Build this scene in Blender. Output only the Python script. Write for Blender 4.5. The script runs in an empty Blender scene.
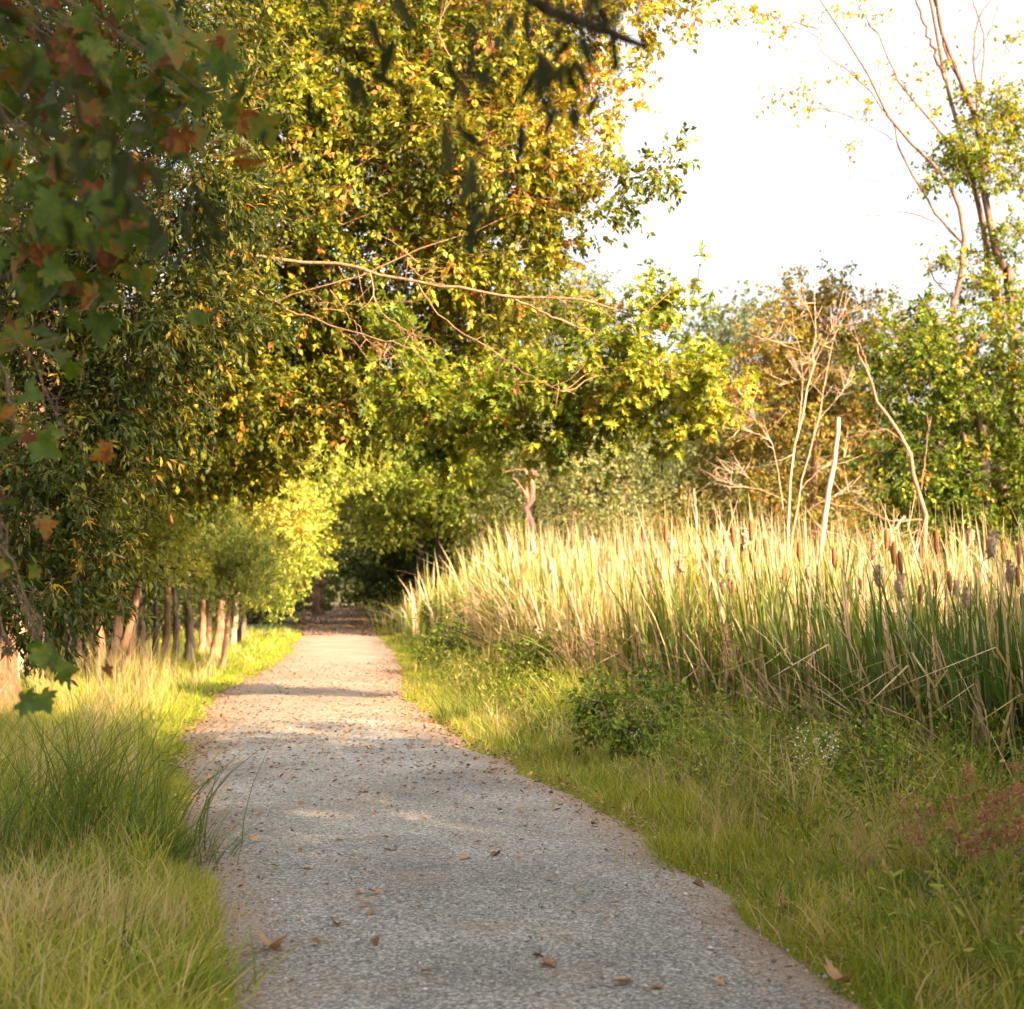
import bpy, math, numpy as np
from mathutils import Vector
R = math.radians
C = bpy.context.scene.collection
F = 1500.0; CAMZ = 1.56; PITCH = math.atan(87.5 / F)
SUN_EL, SUN_AZ = R(30), math.atan2(0.70, -0.71)      # azimuth measured from +Y towards +X

def at(px, py, Y):
    """World point on the plane y = Y seen at that picture position (used to read the layout off the photograph)."""
    u = (px - 512) / F; v = (504.5 - py) / F
    fy = math.cos(PITCH) - v * math.sin(PITCH); fz = math.sin(PITCH) + v * math.cos(PITCH)
    return np.array((u * Y / fy, Y, CAMZ + fz * Y / fy))

def unit(a):
    return a / np.maximum(np.linalg.norm(a, axis=-1, keepdims=True), 1e-9)

# ------------------------------------------------------------------ mesh collecting
class MB:
    def __init__(s):
        s.V = []; s.F = []; s.T = []; s.n = 0
    def add(s, v, faces, tint=0.5):
        v = np.asarray(v, dtype=np.float32).reshape(-1, 3)
        s.V.append(v)
        t = np.empty(len(v), dtype=np.float32); t[:] = tint
        s.T.append(t)
        for f in faces:
            f = np.asarray(f, dtype=np.int32)
            if f.size: s.F.append(f + s.n)
        s.n += len(v)
    def build(s, name, mat, parent=None, smooth=False, loc=None):
        me = bpy.data.meshes.new(name)
        v = np.concatenate(s.V)
        if loc is not None: v = v - np.asarray(loc, dtype=np.float32)
        nl = sum(f.size for f in s.F); nf = sum(len(f) for f in s.F)
        me.vertices.add(len(v)); me.vertices.foreach_set('co', v.ravel())
        me.loops.add(nl); me.polygons.add(nf)
        me.loops.foreach_set('vertex_index', np.concatenate([f.ravel() for f in s.F]))
        tot = np.concatenate([np.full(len(f), f.shape[1], dtype=np.int32) for f in s.F])
        st = np.zeros(nf, dtype=np.int32); st[1:] = np.cumsum(tot)[:-1]
        me.polygons.foreach_set('loop_start', st)
        a = me.attributes.new('tint', 'FLOAT', 'POINT'); a.data.foreach_set('value', np.concatenate(s.T))
        me.update(calc_edges=True)
        if smooth: me.polygons.foreach_set('use_smooth', np.ones(nf, dtype=bool))
        me.materials.append(mat)
        o = bpy.data.objects.new(name, me); C.objects.link(o)
        if parent is not None: o.parent = parent
        elif loc is not None: o.location = loc
        return o

def empty(name, loc, label=None, cat=None, group=None):
    o = bpy.data.objects.new(name, None); C.objects.link(o); o.location = loc; o.empty_display_size = .2
    tag(o, label, cat, group); return o
def tag(o, label=None, cat=None, group=None, kind=None):
    if label: o['label'] = label
    if cat: o['category'] = cat
    if group: o['group'] = group
    if kind: o['kind'] = kind
    return o
def copy_tree(root, loc, rz=0, sc=1.0, label=None, tilt=(0, 0)):
    r = root.copy(); C.objects.link(r); r.location = loc; r.rotation_euler = (tilt[0], tilt[1], rz); r.scale = (sc, sc, sc)
    if label: r['label'] = label
    for ch in list(root.children):
        c = ch.copy(); C.objects.link(c); c.parent = r
        for g in ch.children:
            d = g.copy(); C.objects.link(d); d.parent = c
    return r

def wob(pts, n, amp, rng):
    """A smooth wandering line through the given points."""
    p = np.asarray(pts, dtype=float); k = len(p)
    if k == 2: p = np.array([p[0], (p[0] + p[1]) / 2, p[1]]); k = 3
    e = np.vstack([2 * p[0] - p[1], p, 2 * p[-1] - p[-2]])
    t = np.linspace(0, k - 1, n); i = np.minimum(t.astype(int), k - 2); u = (t - i)[:, None]
    a, b, c, d = e[i], e[i + 1], e[i + 2], e[i + 3]
    q = .5 * ((2 * b) + (c - a) * u + (2 * a - 5 * b + 4 * c - d) * u**2 + (-a + 3 * b - 3 * c + d) * u**3)
    if amp:
        j = rng.normal(0, amp, (n, 3)); j[0] = 0; j[-1] *= .4; q = q + j
    return q
def tube(m, pts, r0, r1, sides=6, tint=.5, power=1.0):
    p = np.asarray(pts, dtype=float); n = len(p)
    t = unit(np.gradient(p, axis=0))
    ref = np.array((.31, .93, .17)) if abs(t[:, 2]).mean() > .6 else np.array((.1, .15, .98))
    x = unit(np.cross(t, ref)); y = np.cross(t, x)
    rad = np.asarray(r0) if np.ndim(r0) else r0 + (r1 - r0) * np.linspace(0, 1, n)**power
    a = np.arange(sides) * 2 * math.pi / sides
    v = p[:, None] + rad[:, None, None] * (x[:, None] * np.cos(a)[None, :, None] + y[:, None] * np.sin(a)[None, :, None])
    i = np.arange(n - 1)[:, None] * sides; j = np.arange(sides)[None]; j2 = (j + 1) % sides
    q = np.stack([i + j, i + j2, i + sides + j2, i + sides + j], -1).reshape(-1, 4)
    m.add(v.reshape(-1, 3), [q, (np.arange(sides)[None] + (n - 1) * sides)], tint)

# ------------------------------------------------------------------ leaves
def mirror(half):
    """Outline of one half (x >= 0, from base to tip) -> vertices and two faces folded along the midrib."""
    h = np.array(half, float); n = len(h)
    v = np.vstack([h, h[1:-1] * (-1, 1)])
    z = .35 * np.abs(v[:, 0]) - .12 * v[:, 1]**2
    right = list(range(n)); left = [0] + list(range(n, 2 * n - 2)) + [n - 1]
    return np.column_stack([v, z]), [np.array([right]), np.array([left[::-1]])]
LEAF = {
    'narrow': (np.array([(0, 0, 0), (.14, .45, .03), (0, 1, -.1), (-.14, .45, .03)]), [np.array([[0, 1, 2, 3]])]),
    'broad': mirror([(0, 0), (.25, .25), (.27, .55), (0, 1)]),
    'small': (np.array([(0, 0, 0), (.3, .45, .06), (0, 1, -.12), (-.3, .45, .06)]), [np.array([[0, 1, 2, 3]])]),
    'long': mirror([(0, 0), (.1, .2), (.14, .5), (.09, .8), (0, 1)]),
    'oak': mirror([(0, 0), (.05, .18), (.3, .12), (.13, .34), (.46, .45), (.14, .57), (.34, .84), (.1, .76), (0, 1.05)]),
    'sycamore': mirror([(0, .06), (.2, -.1), (.42, -.04), (.3, .13), (.46, .18), (.66, .34), (.46, .4), (.48, .55), (.25, .46), (.34, .68), (.2, .72), (.16, .86), (0, 1.05)]),
    'spray': (np.array([(0, 0, 0), (.07, .5, .03), (0, 1, -.05), (-.07, .5, .0)]), [np.array([[0, 1, 2, 3]])]),
}
def leaves(m, pos, d, nrm, size, tint, kind):
    v, faces = LEAF[kind]
    y = unit(d); x = unit(np.cross(y, nrm)); z = np.cross(x, y)
    N, k = len(pos), len(v)
    size = np.broadcast_to(size, (N,))[:, None, None]
    W = pos[:, None] + size * (x[:, None] * v[None, :, 0, None] + y[:, None] * v[None, :, 1, None] + z[:, None] * v[None, :, 2, None])
    off = (np.arange(N) * k)[:, None]
    m.add(W.reshape(-1, 3), [(off[:, :, None] + f[None]).reshape(-1, f.shape[1]) for f in faces], np.repeat(tint, k))

def twigs_to_leaves(m, base, d, length, nl, size, kind, rng, tint, droop=.3, tvar=.13):
    """Leaves set along twigs: base point, direction and length per twig."""
    n = len(base); tot = n * nl
    i = np.repeat(np.arange(n), nl)
    t = rng.uniform(.1, 1.05, tot)[:, None]
    side = unit(rng.normal(0, 1, (tot, 3)))
    pos = base[i] + d[i] * length[i][:, None] * t + side * .02
    ld = unit(d[i] * .7 + side * .75 + np.array((0, 0, -droop)))
    nr = rng.normal(0, .55, (tot, 3)) + np.array((0, 0, 1.0))
    s = size * rng.uniform(.45, 1.3, tot)
    leaves(m, pos, ld, nr, s, np.clip(tint[i] + rng.normal(0, tvar, tot), 0, 1), kind)

def make_tree(name, label, cat, trunks, clumps, leaf, size, lmat, bmat, seed, dens=60, nl=14, tl=.45, limbs=(), tint=.45,
              droop=.3, group=None, hot=.04, loc=None, tw=.25, limb_r=.03, hollow=.4, gap=0.0, extra=None, limb_on=True):
    """trunks: [(points, r0, r1)]; clumps: [(centre, radii, tint shift, density factor)]."""
    rng = np.random.default_rng(seed)
    tm, cm = MB(), MB(); skel = []; stems = []
    for pts, r0, r1 in trunks:
        q = wob(pts, 14, r0 * .1, rng)
        rr = r0 + (r1 - r0) * np.linspace(0, 1, 14); rr[0] *= 1.35; rr[1] *= 1.08
        sm = MB() if skel else tm
        if skel: stems.append(sm)
        tube(sm, q, rr, 0, 9, rng.uniform(.3, .7)); skel.append(q)
    for pts, r0, r1 in limbs:
        q = wob(pts, 22, max(r0 * .45, .012), rng); tube(tm, q, r0 * .72, r1 * .72, 6, rng.uniform(.3, .7)); skel.append(q)
    for q in skel[len(trunks):]:        # bare side twigs along each limb
        for i in rng.integers(3, 21, 9):
            d = (unit(q[min(i + 2, 21)] - q[i]) * .6 + rng.normal(0, .5, 3)) * rng.uniform(.2, .55); tube(tm, [q[i], q[i] + d * .5 + rng.normal(0, .02, 3), q[i] + d + (0, 0, rng.normal(0, .08))], .006, .002, 3, .6)
    S = np.concatenate(skel[len(trunks):] if name == 'pin_oak' else skel)
    for c, rad, sh, df in clumps:
        c = np.asarray(c, float); rad = np.asarray(rad, float)
        hd = np.linalg.norm(S[:, :2] - c[:2], axis=1); dz = c[2] - S[:, 2]
        j = np.argmin(hd * .9 + np.abs(dz - .35 * hd) + np.where(dz < -.3, 3, 0)); a = S[j]
        L = np.linalg.norm(c - a)
        lr = limb_r * (.4 + .25 * min(L, 3))
        mid = a * .5 + c * .5 + np.array((0, 0, .1 * L)) + rng.normal(0, .06 * L, 3)
        lim = wob([a, mid, c], 11, .012 * min(L, 3), rng)
        if limb_on: tube(tm, lim, lr, lr * .35, 5, rng.uniform(.3, .8))
        nt = max(6, int(dens * df * (rad[0] * rad[2] + rad[0] * rad[1] + rad[1] * rad[2])))
        u = unit(rng.normal(0, 1, (nt, 3))); r = rng.uniform(hollow**3, 1, nt)[:, None]**(1 / 3)
        # clump the twigs again: some go to sub-clumps so gaps open between them
        ns = max(4, nt // 14); sc = unit(rng.normal(0, 1, (ns, 3))) * rng.uniform(.35, .95, (ns, 1))
        k = rng.integers(0, ns, nt)
        q = np.where(rng.uniform(0, 1, (nt, 1)) < .75, sc[k] + rng.normal(0, .17, (nt, 3)), u * r)
        b = c + q * rad
        if gap: b = b[rng.uniform(0, 1, len(b)) > gap]; k = k[:len(b)]
        b[:, 2] = np.maximum(b[:, 2], .12)
        d = unit((b - c) / rad * .8 + rng.normal(0, .55, b.shape) + np.array((0, 0, -droop * .6)))
        ln = tl * rng.uniform(.5, 1.2, len(b))
        st = rng.normal(0, .075, ns)
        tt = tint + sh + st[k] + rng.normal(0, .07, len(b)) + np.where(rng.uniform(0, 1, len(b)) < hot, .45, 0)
        twigs_to_leaves(cm, b, d, ln, nl, size, leaf, rng, tt, droop)
        if limb_on:
            for s_ in sc[:max(3, int(ns * .5))]:
                p0 = lim[rng.integers(5, 11)]
                p1 = c + s_ * rad
                tube(tm, wob([p0, (p0 + p1) / 2 + rng.normal(0, .07, 3), p1], 6, .012, rng), lr * .4, .004, 4, rng.uniform(.3, .9))
            for j in np.nonzero(rng.uniform(0, 1, len(b)) < tw)[0]:
                tube(tm, [b[j] - d[j] * .25 * tl / .45, b[j] + d[j] * ln[j] * .5, b[j] + d[j] * ln[j] + (0, 0, -.02)], .005, .002, 3, rng.uniform(.3, .9))
    if extra: extra(cm, tm, rng, S)
    base = trunks[0][0][0] if loc is None else loc
    root = empty(name, base, label, cat, group)
    tm.build('trunk', bmat, root, True, base)
    for sm in stems: sm.build('trunk', bmat, root, True, base)
    if cm.n: cm.build('crown', lmat, root, False, base)
    return root

def cl(px, py, Y, rx, rz, ry=None, sh=0.0, df=1.0):
    k = Y / F
    return (at(px, py, Y), (rx * k, (rx + rz) * .5 * k if ry is None else ry, rz * k), sh, df)

def blades(m, base, h, lean, w, tint, segs=3, tipt=.0, width_dir=None, rng=None, bend=2.0, taper=1.7, kink=0):
    """Grass and reed blades: base (n,3), heights, lean vectors (n,2), widths."""
    n = len(base)
    a = rng.uniform(0, 2 * math.pi, n)
    wd = np.stack([np.cos(a), np.sin(a), np.zeros(n)], -1)
    vs = []; ts = []
    for k in range(segs + 1):
        t = k / segs
        c = base + np.stack([lean[:, 0] * h * t**bend, lean[:, 1] * h * t**bend, h * t * (1 - .25 * np.minimum((lean**2).sum(1), 1.6) * t)], -1)
        if kink:      # snapped blades: straight up, then folded over
            up, fo = min(t, .55), max(t - .55, 0); c = base + np.stack([h * (lean[:, 0] * up * .3 + lean[:, 0] * fo * 1.5), h * (lean[:, 1] * up * .3 + lean[:, 1] * fo * 1.5), h * (up - fo * .35)], -1)
        ww = w * (1 - t**taper) * .5
        if k < segs: vs += [c - wd * ww[:, None], c + wd * ww[:, None]]; ts += [tint + tipt * t, tint + tipt * t]
        else: vs.append(c); ts.append(tint + tipt)
    K = len(vs); V = np.stack(vs, 1).reshape(-1, 3); T = np.clip(np.stack(np.broadcast_arrays(*ts), 1).reshape(-1), 0, 1)
    off = (np.arange(n) * K)[:, None]
    fs = [off + np.array([[2 * k, 2 * k + 1, 2 * k + 3, 2 * k + 2]]) for k in range(segs - 1)]
    fs.append(off + np.array([[2 * segs - 2, 2 * segs - 1, 2 * segs]]))
    m.add(V, fs, T)

# ------------------------------------------------------------------ materials
def new_mat(name):
    m = bpy.data.materials.new(name); m.use_nodes = True; nt = m.node_tree; nt.nodes.clear()
    return m, nt, nt.nodes, nt.links
def ramp(nodes, stops):
    r = nodes.new('ShaderNodeValToRGB'); e = r.color_ramp.elements
    while len(e) < len(stops): e.new(.5)
    for x, (p, c) in zip(e, stops): x.position = p; x.color = (*c, 1)
    return r
def leaf_mat(name, stops, trans=.38, rough=.55, spec=.35, tcol=(1.15, 1.1, .6), mottle=0):
    m, nt, N, L = new_mat(name)
    at_ = N.new('ShaderNodeAttribute'); at_.attribute_name = 'tint'
    r = ramp(N, stops); L.new(at_.outputs['Fac'], r.inputs[0])
    if mottle:      # blotches of brown and yellow within a leaf
        tc = N.new('ShaderNodeTexCoord'); no = N.new('ShaderNodeTexNoise'); no.inputs['Scale'].default_value = 26; no.inputs['Detail'].default_value = 5; no.inputs['Roughness'].default_value = .7
        L.new(tc.outputs['Object'], no.inputs['Vector']); sb = N.new('ShaderNodeMath'); sb.operation = 'SUBTRACT'; L.new(no.outputs['Fac'], sb.inputs[0]); sb.inputs[1].default_value = .48
        ma = N.new('ShaderNodeMath'); ma.operation = 'MULTIPLY_ADD'; L.new(sb.outputs[0], ma.inputs[0]); ma.inputs[1].default_value = mottle; L.new(at_.outputs['Fac'], ma.inputs[2]); L.new(ma.outputs[0], r.inputs[0])
    p = N.new('ShaderNodeBsdfPrincipled'); p.inputs['Roughness'].default_value = rough; p.inputs['Specular IOR Level'].default_value = spec
    t = N.new('ShaderNodeBsdfTranslucent')
    mul = N.new('ShaderNodeMix'); mul.data_type = 'RGBA'; mul.blend_type = 'MULTIPLY'; mul.inputs[0].default_value = 1
    L.new(r.outputs[0], mul.inputs[6]); mul.inputs[7].default_value = (*tcol, 1)
    L.new(mul.outputs[2], t.inputs[0]); L.new(r.outputs[0], p.inputs['Base Color'])
    mx = N.new('ShaderNodeMixShader'); mx.inputs[0].default_value = trans
    L.new(p.outputs[0], mx.inputs[1]); L.new(t.outputs[0], mx.inputs[2])
    o = N.new('ShaderNodeOutputMaterial'); L.new(mx.outputs[0], o.inputs[0])
    return m
def bark_mat(name, dark, light, scale=6):
    m, nt, N, L = new_mat(name)
    tc = N.new('ShaderNodeTexCoord'); mp = N.new('ShaderNodeMapping'); mp.inputs['Scale'].default_value = (scale, scale, scale * .22)
    L.new(tc.outputs['Object'], mp.inputs[0])
    n = N.new('ShaderNodeTexNoise'); n.inputs['Scale'].default_value = 3; n.inputs['Detail'].default_value = 6; n.inputs['Roughness'].default_value = .7
    L.new(mp.outputs[0], n.inputs['Vector'])
    a = N.new('ShaderNodeAttribute'); a.attribute_name = 'tint'
    add = N.new('ShaderNodeMath'); add.operation = 'MULTIPLY_ADD'; L.new(a.outputs['Fac'], add.inputs[0]); add.inputs[1].default_value = .5; L.new(n.outputs['Fac'], add.inputs[2])
    r = ramp(N, [(.5, dark), (.95, light)]); L.new(add.outputs[0], r.inputs[0])
    p = N.new('ShaderNodeBsdfPrincipled'); p.inputs['Roughness'].default_value = .85; p.inputs['Specular IOR Level'].default_value = .2
    L.new(r.outputs[0], p.inputs['Base Color'])
    b = N.new('ShaderNodeBump'); b.inputs['Strength'].default_value = .7; b.inputs['Distance'].default_value = .02
    L.new(n.outputs['Fac'], b.inputs['Height']); L.new(b.outputs[0], p.inputs['Normal'])
    o = N.new('ShaderNodeOutputMaterial'); L.new(p.outputs[0], o.inputs[0])
    return m

M = {
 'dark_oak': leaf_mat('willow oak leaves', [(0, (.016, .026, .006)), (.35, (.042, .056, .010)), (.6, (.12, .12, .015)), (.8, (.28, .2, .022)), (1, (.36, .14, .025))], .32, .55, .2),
 'overhang': leaf_mat('backlit dark oak leaves', [(0, (.016, .022, .005)), (.5, (.045, .05, .010)), (1, (.1, .08, .015))], .3, .6, .15),  # backlit darkness put into the leaf colour
 'gold_oak': leaf_mat('turning oak leaves', [(0, (.035, .055, .008)), (.3, (.10, .125, .012)), (.55, (.25, .23, .018)), (.8, (.46, .33, .035)), (1, (.48, .19, .05))], .38, .55, .25),
 'pin_oak': leaf_mat('pin oak leaves', [(0, (.035, .06, .007)), (.4, (.15, .19, .014)), (.65, (.34, .33, .025)), (.85, (.52, .43, .06)), (1, (.42, .18, .04))], .4, .55, .3),
 'yellow': leaf_mat('yellow green leaves', [(0, (.06, .10, .012)), (.35, (.17, .21, .018)), (.65, (.34, .35, .035)), (.9, (.5, .46, .09)), (1, (.5, .36, .06))], .42),
 'cedar': leaf_mat('cedar needles', [(0, (.06, .09, .015)), (.5, (.16, .19, .025)), (.85, (.2, .16, .03)), (1, (.2, .09, .03))], .25),
 'olive': leaf_mat('olive shrub leaves', [(0, (.07, .09, .03)), (.4, (.16, .17, .05)), (.7, (.27, .23, .07)), (1, (.33, .19, .07))], .35),
 'rust': leaf_mat('rusty autumn leaves', [(0, (.09, .09, .015)), (.3, (.2, .17, .025)), (.6, (.37, .22, .045)), (1, (.45, .2, .06))], .42, .55, .2),
 'green': leaf_mat('bright green leaves', [(0, (.03, .055, .006)), (.4, (.10, .14, .012)), (.7, (.26, .26, .022)), (.92, (.45, .35, .04)), (1, (.45, .2, .03))], .4, .55, .22),
 'far': leaf_mat('haze greyed foliage', [(0, (.09, .11, .06)), (.5, (.15, .17, .08)), (1, (.24, .2, .09))], .3),  # distance haze put into the greyed leaf colour
 'shade': leaf_mat('shade darkened foliage', [(0, (.018, .03, .008)), (.5, (.05, .062, .014)), (1, (.14, .12, .025))], .3, .6, .15),  # dark leaves, the shade of the wood put into their colour
 'sycamore': leaf_mat('sycamore leaves', [(0, (.035, .065, .008)), (.45, (.075, .12, .012)), (.68, (.15, .15, .016)), (.8, (.26, .10, .015)), (1, (.13, .035, .010))], .4, .55, .25, mottle=1.6),
 'grass': leaf_mat('verge grass', [(0, (.05, .095, .01)), (.4, (.19, .25, .02)), (.65, (.36, .35, .04)), (.85, (.47, .36, .13)), (1, (.52, .37, .2))], .38, .6, .2),
 'deep_grass': leaf_mat('dark tuft grass', [(0, (.035, .055, .008)), (.5, (.10, .14, .018)), (.8, (.2, .21, .03)), (1, (.42, .32, .14))], .35, .55, .25),
 'reed': leaf_mat('reed blades', [(0, (.03, .07, .012)), (.3, (.09, .14, .018)), (.5, (.23, .235, .035)), (.66, (.44, .34, .13)), (.82, (.56, .40, .24)), (1, (.58, .38, .26))], .35, .5, .3),
 'weed': leaf_mat('wayside weeds', [(0, (.045, .085, .01)), (.45, (.16, .21, .022)), (.75, (.33, .33, .05)), (.9, (.43, .32, .14)), (1, (.46, .31, .18))], .38, .6, .2),
 'litter': leaf_mat('dry fallen leaves', [(0, (.09, .045, .025)), (.5, (.2, .1, .05)), (1, (.42, .24, .12))], .1, .8, .2, mottle=1.2),
 'seed': bark_mat('cattail spike', (.11, .042, .016), (.34, .15, .06), 30),
 'fluff': bark_mat('cattail fluff', (.22, .13, .075), (.5, .34, .22), 40),
 'dock': leaf_mat('rust brown seed heads', [(0, (.2, .08, .045)), (.5, (.36, .17, .10)), (1, (.48, .25, .16))], .3, .8, .1),
 'white': leaf_mat('white petals', [(0, (.7, .7, .66)), (1, (.8, .8, .76))], .2),
 'bark': bark_mat('grey brown bark', (.055, .038, .026), (.24, .16, .105)),
 'tan_bark': bark_mat('tan bark', (.10, .052, .028), (.36, .19, .10)),
 'ash_bark': bark_mat('ash bark', (.06, .035, .024), (.26, .15, .10)),
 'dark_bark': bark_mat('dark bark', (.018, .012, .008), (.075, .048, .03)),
 'bleached': bark_mat('bleached dead wood', (.2, .12, .075), (.5, .33, .22)),
 'red_bark': bark_mat('reddish snag', (.10, .05, .03), (.34, .18, .11)),
 'pale_board': bark_mat('pale weathered board', (.36, .25, .16), (.66, .5, .36), 5),
}

def gravel_material():
    m, nt, N, L = new_mat('grey crushed gravel')
    tc = N.new('ShaderNodeTexCoord')
    def noise(s, d=4, r=.6):
        n = N.new('ShaderNodeTexNoise'); n.inputs['Scale'].default_value = s; n.inputs['Detail'].default_value = d; n.inputs['Roughness'].default_value = r
        L.new(tc.outputs['Object'], n.inputs['Vector']); return n
    def mix(kind, fac, a, b):
        x = N.new('ShaderNodeMix'); x.data_type = 'RGBA'; x.blend_type = kind
        if isinstance(fac, (int, float)): x.inputs[0].default_value = fac
        else: L.new(fac, x.inputs[0])
        for sock, val in ((6, a), (7, b)):
            if isinstance(val, tuple): x.inputs[sock].default_value = (*val, 1)
            else: L.new(val, x.inputs[sock])
        return x.outputs[2]
    vo = N.new('ShaderNodeTexVoronoi'); vo.inputs['Scale'].default_value = 88; L.new(tc.outputs['Object'], vo.inputs['Vector'])
    v2 = N.new('ShaderNodeTexVoronoi'); v2.inputs['Scale'].default_value = 44; L.new(tc.outputs['Object'], v2.inputs['Vector'])
    sep = N.new('ShaderNodeSeparateColor'); L.new(vo.outputs['Color'], sep.inputs[0])
    stone = ramp(N, [(0, (.085, .082, .078)), (.3, (.18, .173, .163)), (.7, (.28, .268, .25)), (1, (.5, .48, .45))]); L.new(sep.outputs[0], stone.inputs[0])
    n1 = noise(.7, 5); r1 = ramp(N, [(.32, (.66, .64, .61)), (.66, (1.12, 1.09, 1.05))]); L.new(n1.outputs['Fac'], r1.inputs[0])
    col = mix('MULTIPLY', 1, stone.outputs[0], r1.outputs[0])
    n2 = noise(2.3, 7, .72); r2 = ramp(N, [(.52, (0, 0, 0)), (.68, (1, 1, 1))]); L.new(n2.outputs['Fac'], r2.inputs[0])
    s2 = N.new('ShaderNodeMath'); s2.operation = 'MULTIPLY'; L.new(r2.outputs[0], s2.inputs[0]); s2.inputs[1].default_value = .42
    col = mix('MIX', s2.outputs[0], col, (.25, .175, .115))
    a = N.new('ShaderNodeAttribute'); a.attribute_name = 'tint'       # worn, leaf stained margins; farther on, litter stain with sunlit warmth painted in
    e = ramp(N, [(.55, (0, 0, 0)), (1, (1, 1, 1))]); 
    ad = N.new('ShaderNodeMath'); ad.operation = 'MULTIPLY_ADD'; L.new(n2.outputs['Fac'], ad.inputs[0]); ad.inputs[1].default_value = .7; L.new(a.outputs['Fac'], ad.inputs[2])
    L.new(ad.outputs[0], e.inputs[0])
    e2 = N.new('ShaderNodeMath'); e2.operation = 'MULTIPLY'; L.new(e.outputs[0], e2.inputs[0]); e2.inputs[1].default_value = .6
    col = mix('MIX', e2.outputs[0], col, (.27, .165, .095))
    p = N.new('ShaderNodeBsdfPrincipled'); p.inputs['Roughness'].default_value = .9; p.inputs['Specular IOR Level'].default_value = .25
    L.new(col, p.inputs['Base Color'])
    h = N.new('ShaderNodeMath'); h.operation = 'MULTIPLY_ADD'; L.new(v2.outputs['Distance'], h.inputs[0]); h.inputs[1].default_value = .8; L.new(vo.outputs['Distance'], h.inputs[2])
    b = N.new('ShaderNodeBump'); b.invert = True; b.inputs['Strength'].default_value = .8; b.inputs['Distance'].default_value = .009
    L.new(h.outputs[0], b.inputs['Height']); L.new(b.outputs[0], p.inputs['Normal'])
    o = N.new('ShaderNodeOutputMaterial'); L.new(p.outputs[0], o.inputs[0])
    return m
def soil_material():
    m, nt, N, L = new_mat('soil under grass')
    tc = N.new('ShaderNodeTexCoord'); n = N.new('ShaderNodeTexNoise'); n.inputs['Scale'].default_value = 1.7; n.inputs['Detail'].default_value = 9; n.inputs['Roughness'].default_value = .75
    L.new(tc.outputs['Object'], n.inputs['Vector'])
    r = ramp(N, [(.3, (.045, .04, .018)), (.5, (.09, .085, .028)), (.68, (.14, .10, .045))]); L.new(n.outputs['Fac'], r.inputs[0])
    p = N.new('ShaderNodeBsdfPrincipled'); p.inputs['Roughness'].default_value = .95; L.new(r.outputs[0], p.inputs['Base Color'])
    b = N.new('ShaderNodeBump'); b.inputs['Distance'].default_value = .05; L.new(n.outputs['Fac'], b.inputs['Height']); L.new(b.outputs[0], p.inputs['Normal'])
    o = N.new('ShaderNodeOutputMaterial'); L.new(p.outputs[0], o.inputs[0]); return m

# ------------------------------------------------------------------ ground and path
PY = np.array([-14, -4, 2, 5.6, 8.1, 11.8, 15.8, 21.7, 34.4, 54.4, 75, 110, 160.])
PLX = np.array([1.2, -.1, -.6, -1.0, -1.72, -2.68, -3.5, -4.45, -5.35, -7.7, -10.4, -15, -22.])
PRX = np.array([4.3, 2.9, 1.9, 1.32, 1.2, .42, -.42, -1.42, -2.45, -4.75, -7.3, -12, -19.])
def smooth_line(x):
    g = np.arange(-14, 160.01, .25); v = np.interp(g, PY, x)
    k = np.hanning(17); k /= k.sum()
    return g, np.convolve(np.pad(v, 8, mode='edge'), k, 'valid')
GY, GL = smooth_line(PLX); _, GR = smooth_line(PRX)
_r = np.random.default_rng(5)
def edge_noise(a): 
    k = np.hanning(7); k /= k.sum()
    return np.convolve(_r.normal(0, a, len(GY) + 6), k, 'valid') + .5 * _r.normal(0, a * .25, len(GY))
NL_, NR_ = GL + edge_noise(.11), GR + edge_noise(.10)
def left_x(y): return np.interp(y, GY, NL_)
def right_x(y): return np.interp(y, GY, NR_)
def rise(y): return .012 * np.clip(np.asarray(y, float) - 56, 0, 60)
def ground_z(x, y):
    x = np.asarray(x, float); y = np.asarray(y, float)
    d = np.maximum(left_x(y) - x, x - right_x(y))              # > 0 outside the path
    k = np.clip(d / .5, -1, 1)
    bump = .05 * np.sin(x * 1.9 + 1.3) * np.sin(y * 1.3) + .03 * np.sin(x * 4.1 + y * 2.7)
    left = np.clip((left_x(y) - x) / 3, 0, 1)
    return -.03 + .05 * k + np.clip(d, 0, 1) * bump + .12 * left + rise(y)

gx = np.concatenate([np.linspace(-400, -30, 12), np.arange(-28, 30, .4), np.linspace(32, 400, 12)])
gy = np.concatenate([np.linspace(-120, -12, 8), np.arange(-11, 60, .5), np.arange(60, 160, 4), np.linspace(170, 900, 10)])
X, Y = np.meshgrid(gx, gy)
Z = ground_z(X, np.clip(Y, -14, 160)); 
m = MB(); nx = len(gx); i = np.arange(len(gy) - 1)[:, None] * nx + np.arange(nx - 1)[None]
m.add(np.stack([X, Y, Z], -1), [np.stack([i, i + 1, i + nx + 1, i + nx], -1).reshape(-1, 4)])
tag(m.build('ground', soil_material(), smooth=True), kind='structure')

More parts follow.
